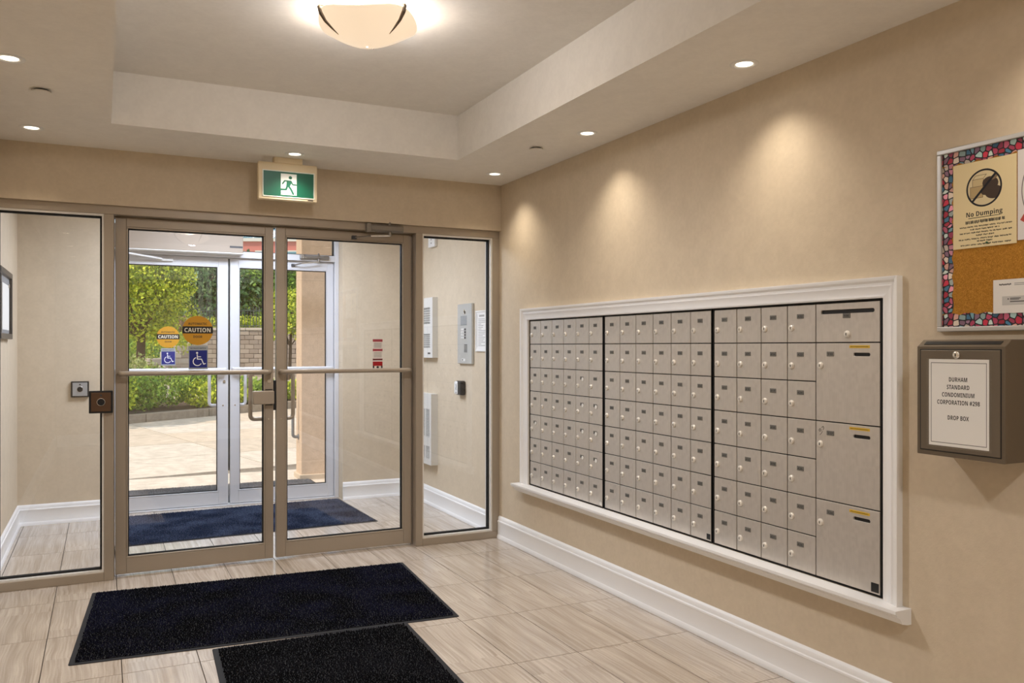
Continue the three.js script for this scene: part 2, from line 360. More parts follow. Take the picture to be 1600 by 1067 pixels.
{
  const L = doorLeaf('door_1', 'inner glass door with caution sticker and lock box, bronze frame', [0.067, 0.127, 0.934, 0.986, 0.012, 0.106, 2.086, 2.139], M.bronze, ZD);
  pushBar(L, 0.092, 0.957, 1.21, ZD, 0.06, M.bronze);
  pullHandle(L, 0.955, 0.858, 0.9, 1.2, ZD - 0.045, -0.055, M.bronze);
  mesh('lock_box', span(0.853, 0.984, 1.003, 1.088, ZD, ZD + 0.045, 0.006), M.bronze, L);
  mesh('strike_gap', join(span(0.935, 0.98, 1.092, 1.097, ZD - 0.001, ZD + 0.002), span(0.935, 0.98, 0.994, 0.999, ZD - 0.001, ZD + 0.002)), M.black, L);
  mesh('lock_cylinder', join(rod([0.958, 1.148, ZD - 0.002], [0.958, 1.148, ZD + 0.006], 0.011, 20), rod([0.958, 1.148, ZD + 0.006], [0.958, 1.148, ZD + 0.009], 0.006, 16)), M.chrome, L);
  screw(L, 0.956, 0.905, ZD, M.chrome);
  stickers(L, 0.53, 1.47, 0.533, 1.302, ZD - 0.0225 + 0.0042);
  const R = doorLeaf('door_2', 'inner glass door with red notice and door closer, bronze frame', [1.004, 1.062, 1.861, 1.917, 0.012, 0.106, 2.086, 2.139], M.bronze, ZD);
  pushBar(R, 1.03, 1.888, 1.21, ZD, 0.06, M.bronze);
  pullHandle(R, 1.03, 1.13, 0.9, 1.2, ZD - 0.045, -0.055, M.bronze);
  mesh('astragal', span(0.9885, 1.0035, 0.962, 1.152, ZD - 0.03, ZD - 0.006), M.black, R);
  screw(R, 1.034, 0.905, ZD, M.chrome);
  const n = mesh('notice_sticker', sheet(0.068, 0.2, 0.0012), texMat(noticeTex, 0.5), R); n.position.set(1.683, 1.324, ZD - 0.0225 + 0.0042);
  n.userData.label = 'red and white notice sticker';
}
function closer(name, label, x0, x1, y0, y1, z, armA, armB, mat, flip = false) {   // body on the frame, two arms reaching the leaf
  const t = thing(name, label, 'door closer'), cy = (y0 + y1) / 2;
  const body = new THREE.ExtrudeGeometry(new THREE.Shape([[0, y0], [0.03, y0 + 0.002], [0.045, y0 + 0.014], [0.045, y1 - 0.014], [0.03, y1 - 0.002], [0, y1]].map((p) => new THREE.Vector2(...p))), { depth: x1 - x0 - 0.03, bevelEnabled: false });
  body.rotateY(Math.PI / 2); body.scale(1, 1, -1); // profile x -> world +z after mirroring
  const b = bare(body), idx = b.attributes.position; // restore winding after mirroring
  for (let i = 0; i < idx.count; i += 3) for (const k of ['position', 'normal', 'uv']) { const a = b.attributes[k], s = a.itemSize; for (let c = 0; c < s; c++) { const q = a.array[(i + 1) * s + c]; a.array[(i + 1) * s + c] = a.array[(i + 2) * s + c]; a.array[(i + 2) * s + c] = q; } }
  b.computeVertexNormals(); b.translate(x0 + 0.03, 0, z);
  mesh('body', b, mat, t);
  mesh('end_cap', span(x0, x0 + 0.032, y0 - 0.003, y1 + 0.003, z, z + 0.05, 0.006), mat, t);
  const px = x1 - (x1 - x0) * 0.36;
  mesh('pinion_cap', rod([px, y1 - 0.004, z + 0.025], [px, y1 + 0.018, z + 0.025], 0.014, 18, 0.006), mat, t);
  mesh('pinion', rod([px, y0 - 0.022, z + 0.028], [px, y0 + 0.004, z + 0.028], 0.012, 18), mat, t);
  const e = V(...armA), m = V(...armB), pv = V(px, y0 - 0.02, z + 0.028);
  mesh('arm', rod(pv.toArray(), m.toArray(), 0.0065, 10), M.chrome, t);
  mesh('arm', rod(m.toArray(), e.toArray(), 0.0055, 10), mat, t);
  mesh('shoe', span(e.x - 0.02, e.x + 0.012, e.y - 0.012, e.y + 0.012, e.z - 0.02, e.z + 0.006, 0.003), M.darkGrey, t);
  return rebase(t, (x0 + x1) / 2, y0, z);
}
closer('door_closer', 'bronze hydraulic door closer on the frame head of the inner doors', 1.57, 1.825, 2.135, 2.188, -5.45, [1.515, 2.1, -5.495], [1.60, 2.106, -5.42], M.closer);

// push plates (door opener buttons)
function pushPlate(name, label, cx, cy, w, h, z, mat) {
  const t = thing(name, label, 'button', { pos: [cx, cy - h / 2, z] });
  mesh('back_box', (() => { const g = new RoundedBoxGeometry(w, h, 0.024, 2, 0.004); g.translate(0, h / 2, 0.012); return g; })(), M.black, t);
  mesh('plate', (() => { const g = new RoundedBoxGeometry(w * 0.82, h * 0.84, 0.006, 2, 0.002); g.translate(0, h / 2, 0.026); return g; })(), mat, t);
  mesh('push_button', (() => { const g = new THREE.CylinderGeometry(0.019, 0.019, 0.008, 32); g.rotateX(Math.PI / 2); g.translate(0, h / 2, 0.031); return g; })(), M.black, t);
  mesh('button_ring', (() => { const g = new THREE.TorusGeometry(0.0205, 0.002, 8, 36); g.translate(0, h / 2, 0.0295); return g; })(), M.chrome, t);
  mesh('lens', (() => { const g = new THREE.CylinderGeometry(0.006, 0.006, 0.004, 14); g.rotateX(Math.PI / 2); g.translate(0, h * 0.8, 0.029); return g; })(), M.darkGrey, t);
}
pushPlate('push_plate', 'brown door opener push plate on the bronze mullion', -0.009, 1.048, 0.126, 0.13, -5.4495, std(0x5d4430, 0.4, 0.4));
pushPlate('push_plate', 'silver door opener push plate on the vestibule wall', -0.16, 1.036, 0.126, 0.124, ZO, std(0xb6babd, 0.35, 0.6));

// ---------------------------------------------------------------- outer doors
const ZF2 = -7.58;
{
  const t = thing('trim_2', 'silver aluminium frame with transom around the outer doors', 'door frame', { kind: 'structure' });
  const z = [-7.655, -7.535];
  mesh('jamb', span(0.035, 0.07, 0, 2.47, ...z, 0.003), M.silver, t);
  mesh('jamb', span(1.893, 1.928, 0, 2.47, ...z, 0.003), M.silver, t);
  mesh('head', span(0.07, 1.893, 2.425, 2.47, ...z, 0.003), M.silver, t);
  mesh('transom_bar', span(0.07, 1.893, 2.136, 2.19, ...z, 0.003), M.silver, t);
  mesh('threshold', span(0.07, 1.893, 0, 0.01, -7.655, -7.555, 0.003), M.silver, t);
  const w = thing('window_3', 'glass transom above the outer doors', 'window', { kind: 'structure' });
  pane(w, 0.07, 1.893, 2.19, 2.425, -7.6, true, 0.009, 0.03);
  const L = doorLeaf('door_3', 'outer glass door with caution sticker below the opener box, silver frame', [0.074, 0.146, 0.894, 0.974, 0.014, 0.122, 2.062, 2.132], M.silver, ZF2);
  pushBar(L, 0.1, 0.945, 1.174, ZF2, 0.055, M.silver);
  pullHandle(L, 0.93, 0.83, 0.86, 1.16, ZF2 - 0.045, -0.055, M.silver);
  screw(L, 0.93, 0.865, ZF2, M.chrome);
  mesh('lock_cylinder', rod([0.94, 1.07, ZF2 - 0.002], [0.94, 1.07, ZF2 + 0.006], 0.012, 18), M.chrome, L);
  stickers(L, 0.494, 1.45, 0.495, 1.284, ZF2 - 0.0225 + 0.0042);
  const R = doorLeaf('door_4', 'outer glass door beside the stucco column, silver frame', [0.989, 1.059, 1.833, 1.889, 0.014, 0.122, 2.062, 2.132], M.silver, ZF2);
  pushBar(R, 1.012, 1.87, 1.178, ZF2, 0.055, M.silver);
  pullHandle(R, 1.03, 1.13, 0.86, 1.16, ZF2 - 0.045, -0.055, M.silver);
  screw(R, 1.03, 0.865, ZF2, M.chrome);
  mesh('astragal', span(0.976, 0.987, 0.3, 2.13, ZF2 - 0.03, ZF2 - 0.012), M.black, R);
}
{ // automatic opener
  const t = thing('door_operator', 'long beige automatic opener box above the outer door', 'door opener');
  mesh('cover', span(0.036, 1.075, 2.165, 2.36, -7.534, -7.415, 0.006), std(0xa89886, 0.55), t);
  mesh('lit_edge_strip', span(0.036, 1.077, 2.156, 2.165, -7.534, -7.41, 0.002), M.white, t);  // white strip paints the lit lower edge of the box
  mesh('label_plate', span(0.965, 1.07, 2.205, 2.222, -7.416, -7.4135), M.darkGrey, t);
  mesh('arm', rod([0.17, 2.13, -7.46], [0.44, 2.1, -7.53], 0.009, 12), M.white, t);
  mesh('pivot', rod([0.17, 2.115, -7.46], [0.17, 2.158, -7.46], 0.014, 16), M.silver, t);
  mesh('arm_shoe', join(span(0.4, 0.53, 2.085, 2.105, -7.578, -7.55, 0.004), rod([0.44, 2.1, -7.53], [0.44, 2.095, -7.56], 0.008, 10)), M.white, t);
}
closer('door_closer', 'silver hydraulic door closer on the transom bar of the outer doors', 1.575, 1.83, 2.15, 2.186, -7.535, [1.53, 2.095, -7.565], [1.585, 2.108, -7.5], M.closer);

// ---------------------------------------------------------------- mailbox bank
const plateAtlas = canvasTex(1024, 448, (c) => {
  c.textAlign = 'center'; c.textBaseline = 'middle'; c.font = 'bold 40px sans-serif';
  for (let i = 0; i < 112; i++) {
    const x = (i % 16) * 64, y = Math.floor(i / 16) * 64;
    c.fillStyle = '#6c6962'; c.fillRect(x, y, 64, 64);
    c.fillStyle = '#1b1a19'; c.save(); c.translate(x + 32, y + 34); c.scale(0.62, 1); c.fillText(String((1 + Math.floor(i / 28)) * 100 + 1 + (i % 28)), 0, 0); c.restore();
  }
});
const M_plate = texMat(plateAtlas, 0.5);
const rowH = (MB.y1 - 0.007 - (MB.y0 + 0.006)) / 7, rowY = (r) => MB.y1 - 0.007 - r * rowH;
const lockGeo = (() => { const g = new THREE.LatheGeometry([[0, 0.0085], [0.0075, 0.0085], [0.0082, 0.008], [0.0105, 0.0075], [0.0125, 0.006], [0.0135, 0.003], [0.0135, 0]].map((p) => new THREE.Vector2(...p)), 24); g.rotateX(Math.PI / 2); return g; })();
const keyGeo = (() => { const g = new THREE.BoxGeometry(0.0028, 0.0095, 0.002); g.translate(0.0005, -0.0005, 0.0085); return g; })();
const plateGeos = [];
for (let i = 0; i < 112; i++) {
  const g = bare(new RoundedBoxGeometry(0.036, 0.0185, 0.0024, 1, 0.001)), p = g.attributes.position, uv = g.attributes.uv;
  for (let k = 0; k < uv.count; k++) { const u = 0.06 + 0.88 * (p.getX(k) / 0.036 + 0.5), v = 0.06 + 0.88 * (p.getY(k) / 0.0185 + 0.5); uv.setXY(k, ((i % 16) + u) / 16, 1 - (Math.floor(i / 16) + 1 - v) / 7); }
  plateGeos.push(g);
}
const doorGeoCache = new Map();
function mailDoorGeo(w, h, slot) {
  const key = [w.toFixed(4), h.toFixed(4), slot && slot.join()].join('|');
  if (!doorGeoCache.has(key)) {
    const s = new THREE.Shape([[-w / 2, -h / 2], [w / 2, -h / 2], [w / 2, h / 2], [-w / 2, h / 2]].map((p) => new THREE.Vector2(...p)));
    if (slot) s.holes.push(slotPath(...slot));
    const g = new THREE.ExtrudeGeometry(s, { depth: 0.006, bevelEnabled: true, bevelThickness: 0.0012, bevelSize: 0.0012, bevelOffset: -0.0012, bevelSegments: 1, curveSegments: 8 });
    doorGeoCache.set(key, uvMetres(g));
  }
  return doorGeoCache.get(key);
}
function mailUnit(label, z0, z1, cols, big, first) {
  // local x runs towards the camera along the wall, local z out of the wall
  const t = thing('mailbox_unit', label, 'mailboxes', { pos: [XR, MB.y0, z0], turn: -Math.PI / 2, group: 'built-in mailbox units' });
  const W = z1 - z0, y = (r) => rowY(r) - MB.y0, gap = 0.0046;
  mesh('cabinet', join(span(0.001, W - 0.001, 0.002, MB.y1 - MB.y0 - 0.002, -0.14, -0.012)), M.cabinet, t);
  mesh('unit_frame', ring4(0.001, W - 0.001, 0.001, MB.y1 - MB.y0 - 0.001, -0.012, -0.003, 0.004), M.cabinet, t);
  const colEdges = [];
  const inner = W - 0.012, unitW = big ? inner / (cols + 2) : inner / cols;
  for (let c = 0; c <= cols; c++) colEdges.push(0.006 + c * unitW);
  const lock = (d, x, yy) => { const l = mesh('lock', lockGeo, M.lock, d); l.position.set(x, yy, 0.0072); const k = mesh('keyhole', keyGeo, M.black, d); k.position.set(x, yy, 0.0072); };
  for (let r = 0; r < 7; r++) for (let c = 0; c < cols; c++) {
    const w = unitW - gap, h = rowH - gap, d = mesh('mail_door', mailDoorGeo(w, h), M.steel, t);
    d.position.set((colEdges[c] + colEdges[c + 1]) / 2, (y(r) + y(r + 1)) / 2, -0.012);
    lock(d, -w * 0.345, -h * 0.11);
    const p = mesh('number_plate', plateGeos[first + c * 7 + r], M_plate, d); p.position.set(-0.004, h * 0.2, 0.0082);
    if (first === 0 && ((c >= 4 && r >= 3 && r <= 5) || (c === 4 && r === 2) || (c === 0 && r === 4))) {
      const s = mesh('paper_dot', (() => { const g = cyl(0.011, 0.011, 0.0012, 20); g.rotateX(Math.PI / 2); return g; })(), M.paper, d);
      s.position.set(0.008, h * 0.16, 0.0102);
    }
  }
  if (!big) {
    const b = mesh('maker_badge', span(-0.013, 0.013, -0.013, 0.013, 0, 0.0015, 0), first ? M.black : M.chrome, t); b.position.set(W - 0.025, 0.028, -0.0052);
    return t;
  }
  // wide column: outgoing mail door over three parcel doors
  const x0 = colEdges[cols], x1 = W - 0.006, w = x1 - x0 - gap, cx = (x0 + x1) / 2;
  const h1 = rowH - gap, o = mesh('outgoing_mail_door', mailDoorGeo(w, h1, [0.0, h1 / 2 - 0.033, w * 0.84, 0.015]), M.steel, t);
  o.position.set(cx, (y(0) + y(1)) / 2, -0.012);
  lock(o, 0.004, -h1 * 0.3);
  const op = mesh('number_plate', plateGeos[5], M_plate, o); op.position.set(0, h1 * 0.17, 0.0082);
  mesh('slot_back', span(cx - w * 0.44, cx + w * 0.44, y(0) - 0.05, y(0) - 0.02, -0.0119, -0.0115), M.black, t);
  const yellow = texMat(canvasTex(256, 32, (c, a, b) => { c.fillStyle = '#d8b030'; c.fillRect(0, 0, a, b); c.fillStyle = '#4a3a0c'; const r = rng(4); let x = 14; while (x < 236) { const k = 4 + r() * 12; c.fillRect(x, 12, k, 9); x += k + 3; } }), 0.6);
  for (let k = 0; k < 3; k++) {
    const ya = y(1 + 2 * k), yb = y(3 + 2 * k), h = ya - yb - gap, d = mesh('parcel_door', mailDoorGeo(w, h, [w * 0.23, h / 2 - 0.043, 0.078, 0.0135]), M.steel, t);
    d.position.set(cx, (ya + yb) / 2, -0.012);
    lock(d, -w * 0.42, h / 2 - 0.088);
    const p = mesh('number_plate', plateGeos[9 + 7 * k], M_plate, d); p.position.set(-w * 0.26, h / 2 - 0.042, 0.0082);
    const s = mesh('yellow_label', sheet(0.094, 0.0105, 0.001), yellow, d); s.position.set(w * 0.2, h / 2 - 0.0135 + (k === 2 ? -0.004 : 0), 0.0078);
    mesh('slot_back', span(cx + w * 0.23 - 0.045, cx + w * 0.23 + 0.045, ya - 0.058, ya - 0.03, -0.0119, -0.0115), M.black, t);
    if (k === 1) mesh('pen_mark', join(tube([[-0.138, 0.118, 0.0076], [-0.132, 0.125, 0.0076], [-0.127, 0.118, 0.0076], [-0.133, 0.114, 0.0076], [-0.138, 0.117, 0.0076]], 0.0008, 24, 5, 0.5), tube([[-0.123, 0.13, 0.0076], [-0.117, 0.135, 0.0076], [-0.113, 0.128, 0.0076], [-0.117, 0.122, 0.0076]], 0.0008, 20, 5, 0.5), tube([[-0.12, 0.116, 0.0076], [-0.126, 0.106, 0.0076], [-0.133, 0.1, 0.0076]], 0.0008, 14, 5, 0.5)), M.black, d);
  }
  const b = mesh('maker_badge', span(-0.017, 0.017, -0.017, 0.017, 0, 0.0015, 0), M.black, t); b.position.set(x1 - 0.024, 0.032, -0.0052);
  mesh('side_filler', span(W, W + 0.014, 0.001, MB.y1 - MB.y0 - 0.001, -0.14, -0.004), M.cabinet, t);
  return t;
}
mailUnit('steel mailbox unit of small doors closest to the glass sidelight', -4.985, -4.069, 6, false, 0);
mailUnit('steel mailbox unit of small doors between the two other units', -4.058, -3.118, 6, false, 42);
mailUnit('steel mailbox unit with large parcel doors and an outgoing mail slot', -3.110, -2.166, 4, true, 84);
{ // casing and sill around the bank
  const t = thing('trim_3', 'white moulded casing and sill framing the wall mailboxes', 'trim', { kind: 'structure' });
  const p = [[0, 0], [0, 0.01], [0.006, 0.013], [0.012, 0.011], [0.03, 0.013], [0.042, 0.02], [0.047, 0.017], [0.054, 0.0175], [0.062, 0.028], [0.07, 0.03], [0.075, 0.03], [0.075, 0]];
  const out = V(-1, 0, 0);
  mesh('top_casing', moulding(p, [XR, MB.y1, MB.z0], [XR, MB.y1, MB.z1], V(0, 1, 0), out, 1, 1), M.trim, t);
  mesh('side_casing', moulding(p, [XR, MB.y0, MB.z0], [XR, MB.y1, MB.z0], V(0, 0, -1), out, 0, 1), M.trim, t);
  mesh('side_casing', moulding(p, [XR, MB.y0, MB.z1], [XR, MB.y1, MB.z1], V(0, 0, 1), out, 0, 1), M.trim, t);
  const s = [[0, -0.012], [0, 0.08], [-0.012, 0.08], [-0.016, 0.074], [-0.022, 0.073], [-0.03, 0.058], [-0.038, 0.052], [-0.05, 0.045], [-0.056, 0.02], [-0.056, 0], [-0.001, 0]];
  mesh('sill', moulding(s.filter((q) => q[1] >= 0 || true).map(([a, b]) => [a, Math.max(b, 0)]).slice(1).concat([[0, 0]]), [XR, MB.y0, -5.105], [XR, MB.y0, -2.037], V(0, 1, 0), out), M.trim, t);
  rebase(t, XR, MB.y0 - 0.056, (MB.z0 + MB.z1) / 2);
}

// ---------------------------------------------------------------- notice board and drop box
const onRight = (z, y, out = 0) => ({ pos: [XR - out, y, z], turn: -Math.PI / 2 });
{
  const W = 0.914, Hh = 0.612, t = thing('bulletin_board', 'cork bulletin board with mosaic paper border above the drop box', 'notice board', onRight(-1.924, 1.42));
  mesh('frame', ring4(0, W, 0, Hh, 0, 0.018, 0.016, 0.003), std(0xc4c2be, 0.35, 0.5), t);
  mesh('cork', span(0.014, W - 0.014, 0.014, Hh - 0.014, 0.0005, 0.009), std(0xffffff, 0.95, 0, { map: rep(corkMap, 5), bumpMap: rep(plasterBump, 6), bumpScale: 0.001 }), t);
  // printed mosaic: irregular cells with dark outlines
  const cols = ['#c7607c', '#a83a58', '#d88fa2', '#6f98a4', '#3d6f8c', '#d8c8b8', '#b8c4bc', '#d2a090', '#8f6a80', '#b4283f', '#9db8b4'].map((h) => new THREE.Color(h).convertLinearToSRGB());
  const rr = rng(3), N = 14, pts = [];
  for (let j = 0; j < N; j++) for (let i = 0; i < N; i++) pts.push([(i + 0.5 + (rr() - 0.5) * 0.75) / N, (j + 0.5 + (rr() - 0.5) * 0.75) / N, cols[Math.floor(rr() * cols.length)], 0.85 + rr() * 0.3]);
  const mosaic = dataTex(512, 512, (u, v) => {
    let d1 = 9, d2 = 9, best = 0; const ci = Math.floor(u * N), cj = Math.floor(v * N);
    for (let b = -2; b <= 2; b++) for (let a = -2; a <= 2; a++) {
      const i = ((ci + a) % N + N) % N, j = ((cj + b) % N + N) % N, q = pts[j * N + i];
      let dx = Math.abs(q[0] - u), dy = Math.abs(q[1] - v); dx = Math.min(dx, 1 - dx); dy = Math.min(dy, 1 - dy);
      const d = Math.hypot(dx, dy); if (d < d1) { d2 = d1; d1 = d; best = j * N + i; } else if (d < d2) d2 = d;
    }
    if (d2 - d1 < 0.012) return [22, 18, 22];
    const [, , c, k] = pts[best]; return [c.r * 255 * k, c.g * 255 * k, c.b * 255 * k];
  });
  const mm = std(0xffffff, 0.6, 0, { map: rep(mosaic, 1 / 0.27) });
  const strip = (len, wid, horizontal) => {   // scalloped towards the middle of the board
    const s = new THREE.Shape(); s.moveTo(0, 0); s.lineTo(len, 0); const n = Math.round(len / 0.062);
    s.lineTo(len, wid - 0.006);
    for (let k = n; k > 0; k--) { const a = (k - 1) / n * len, m = (k - 0.5) / n * len; s.quadraticCurveTo(m, wid + 0.008, a, wid - 0.006); }
    s.lineTo(0, 0);
    return new THREE.ExtrudeGeometry(s, { depth: 0.0008, bevelEnabled: false, curveSegments: 6 });
  };
  const put = (g, rot, x, y) => { g.rotateZ(rot); g.translate(x, y, 0.0092); return uvMetres(g); };
  mesh('border_strip', put(strip(W - 0.032, 0.044), 0, 0.016, 0.016), mm, t);
  mesh('border_strip', put(strip(W - 0.032, 0.044), Math.PI, W - 0.016, Hh - 0.016), mm, t);
  mesh('border_strip', put(strip(Hh - 0.12, 0.04), Math.PI / 2, W - 0.016, 0.06), mm, t);
  mesh('border_strip', put(strip(Hh - 0.12, 0.04), -Math.PI / 2, 0.016, Hh - 0.06), mm, t);

  const dump = canvasTex(640, 830, (c, w, h) => {
    c.fillStyle = '#e4d2a4'; c.fillRect(0, 0, w, h);
    c.save(); c.beginPath(); c.arc(320, 265, 172, 0, 7); c.clip();
    c.fillStyle = '#d8c8a0'; c.fillRect(0, 0, w, h);
    c.strokeStyle = '#5a4c38'; c.lineWidth = 4;
    c.fillStyle = '#c9b488'; c.fillRect(205, 175, 110, 70); c.strokeRect(205, 175, 110, 70); c.beginPath(); c.moveTo(205, 175); c.lineTo(235, 140); c.lineTo(345, 140); c.lineTo(315, 175); c.stroke();
    c.fillStyle = '#b49c70'; c.fillRect(180, 245, 130, 110); c.strokeRect(180, 245, 130, 110);
    c.fillStyle = '#43342a'; c.beginPath(); c.ellipse(385, 230, 80, 62, 0.2, 0, 7); c.fill(); c.beginPath(); c.ellipse(420, 320, 88, 62, 0, 0, 7); c.fill(); c.beginPath(); c.ellipse(335, 300, 45, 38, 0, 0, 7); c.fill();
    c.fillStyle = '#806a50'; c.beginPath(); c.ellipse(420, 178, 40, 22, -0.4, 0, 7); c.fill();
    c.restore();
    c.strokeStyle = '#14141c'; c.lineWidth = 17; c.beginPath(); c.arc(320, 265, 172, 0, 7); c.stroke();
    c.lineWidth = 22; c.beginPath(); c.moveTo(200, 388); c.lineTo(440, 142); c.stroke();
    c.fillStyle = '#15151a'; c.textAlign = 'center'; c.font = 'bold 62px sans-serif'; c.fillText('No Dumping', 320, 528); c.fillRect(160, 540, 320, 6);
    // the small print is too blurred to read: broken strokes of word length
    const r = rng(21), line = (y, x0, x1, hh) => { let x = x0; while (x < x1) { const k = Math.min(x1 - x, 14 + r() * 60); for (let q = 0; q < k; q += 9) { c.fillRect(x + q, y + r() * 4, 5 + r() * 3, hh - r() * 5); if (r() > 0.5) c.fillRect(x + q, y + hh - 5, 9, 3); } x += k + 12; } };
    line(565, 130, 520, 30); c.fillStyle = '#3a342a';
    [[618, 70, 590], [646, 180, 470], [676, 70, 590], [704, 240, 420], [736, 60, 590], [762, 250, 400], [792, 80, 580]].forEach(([y, a, b]) => line(y, a, b, 14));
  });
  const P = thing('notice_poster', 'cream no dumping notice pinned on the cork board', 'notice', onRight(-1.867, 1.692, 0.0105));
  const pg = sheet(0.216, 0.279, 0.0006); pg.translate(0.108, 0.1395, 0.0004); pg.rotateZ(0.0);
  mesh('paper', pg, texMat(dump, 0.8), P);
  mesh('pin', join((() => { const g = new THREE.SphereGeometry(0.0038, 12, 8); g.translate(0.12, 0.012, 0.004); return g; })()), std(0x2c5a3a, 0.4), P);
  const Q = thing('printed_flyer', 'white printed flyer pinned beside the no dumping notice', 'flyer', onRight(-1.648, 1.70, 0.0105));
  const fl = canvasTex(320, 414, (c, w, h) => { c.fillStyle = '#ddd8d4'; c.fillRect(0, 0, w, h); c.strokeStyle = '#6a6260'; c.lineWidth = 4; c.beginPath(); c.ellipse(130, 190, 110, 160, 0, 0, 7); c.stroke(); c.fillStyle = '#b5483f'; c.save(); c.translate(40, 320); c.rotate(0.6); c.fillRect(-22, -18, 44, 36); c.restore(); c.fillStyle = '#5a5654'; for (let k = 0; k < 5; k++) c.fillRect(60, 350 + k * 12, 200, 4); });
  const qg = sheet(0.216, 0.279, 0.0006); qg.translate(0.108, 0.1395, 0.0004); mesh('paper', qg, texMat(fl, 0.8), Q);
  const E = thing('window_envelope', 'white window envelope tucked in the lower cork board', 'envelope', onRight(-1.726, 1.475, 0.0115));
  const ev = canvasTex(480, 216, (c, w, h) => { c.fillStyle = '#e4dfd8'; c.fillRect(0, 0, w, h); c.fillStyle = '#2f2d2b'; c.font = 'italic bold 18px sans-serif'; const r = rng(9); for (let k = 0; k < 9; k++) c.fillRect(40 + k * 9, 26 + r() * 3, 7, 9); c.fillStyle = '#8c8a86'; c.fillRect(140, 26, 66, 4); c.fillRect(140, 36, 80, 4); c.fillStyle = '#c2bfba'; c.fillRect(62, 110, 190, 54); c.strokeStyle = '#8f8c88'; c.strokeRect(62, 110, 190, 54); c.fillStyle = '#4a4846'; c.fillRect(96, 122, 8, 8); c.fillRect(112, 120, 70, 5); c.fillRect(112, 128, 60, 4); c.fillRect(112, 140, 96, 6); });
  const eg = sheet(0.235, 0.106, 0.0014); eg.translate(0.1175, 0.053, 0.0008); mesh('envelope_body', eg, texMat(ev, 0.8), E);
}
{
  const Wd = 0.301, D = 0.15, Hh = 0.372, t = thing('drop_box', 'brown metal drop box with a printed sign on its door', 'drop box', onRight(-1.896, 1.02));
  const mb = std(0x6b5f4f, 0.45, 0.35), dk = std(0x6f6455, 0.42, 0.35);
  const s = new THREE.Shape([[0, 0], [D, 0], [D, Hh - 0.022], [D - 0.03, Hh], [0, Hh]].map((p) => new THREE.Vector2(...p)));
  const g = new THREE.ExtrudeGeometry(s, { depth: Wd - 0.006, bevelEnabled: true, bevelThickness: 0.003, bevelSize: 0.002, bevelOffset: -0.002, bevelSegments: 2 });
  g.rotateY(-Math.PI / 2); g.translate(Wd - 0.003, 0, 0);   // profile x -> local z, depth -> local -x
  mesh('body', uvMetres(g), mb, t);
  mesh('chute_slot', (() => { const q = span(0.02, Wd - 0.02, -0.008, 0.008, -0.001, 0.001); q.rotateX(-0.94); q.translate(0, Hh - 0.0105, D - 0.0145); return q; })(), M.black, t);
  mesh('door_gap', ring4(0.012, Wd - 0.012, 0.014, Hh - 0.03, D - 0.002, D + 0.0008, 0.003), M.black, t);
  mesh('door_panel', span(0.015, Wd - 0.015, 0.017, Hh - 0.033, D - 0.002, D + 0.0025, 0.002), dk, t);
  const lk = mesh('lock', lockGeo, M.chrome, t); lk.position.set(Wd * 0.48, Hh - 0.048, D + 0.0025); lk.scale.setScalar(0.9);
  const kk = mesh('keyhole', keyGeo, M.black, t); kk.position.set(Wd * 0.48, Hh - 0.048, D + 0.0015);
  const tex = canvasTex(600, 800, (c, w, h) => {
    c.fillStyle = '#e8e5de'; c.fillRect(0, 0, w, h); c.strokeStyle = '#4a453e'; c.lineWidth = 5; c.strokeRect(24, 34, w - 48, h - 64);
    c.fillStyle = '#26221e'; c.textAlign = 'center'; c.textBaseline = 'middle'; c.font = 'bold 54px sans-serif';
    [['DURHAM', 185, 190], ['STANDARD', 255, 230], ['CONDOMINIUM', 325, 330], ['CORPORATION #298', 395, 430], ['DROP BOX', 535, 215]].forEach(([q, y, m]) => c.fillText(q, w / 2, y, m));
  });
  const pg = sheet(0.205, 0.276, 0.0008); pg.translate(Wd * 0.49 + 0.002, Hh / 2 - 0.014, D + 0.0032); mesh('sign', pg, texMat(tex, 0.6), t);
  const sl = ring4(Wd * 0.49 - 0.108, Wd * 0.49 + 0.112, 0.028, Hh - 0.06, D + 0.003, D + 0.0044, 0.011); mesh('plastic_sleeve', sl, phys(0xffffff, 0.12, 0, { transmission: 1, thickness: 0, ior: 1.45 }), t);
}

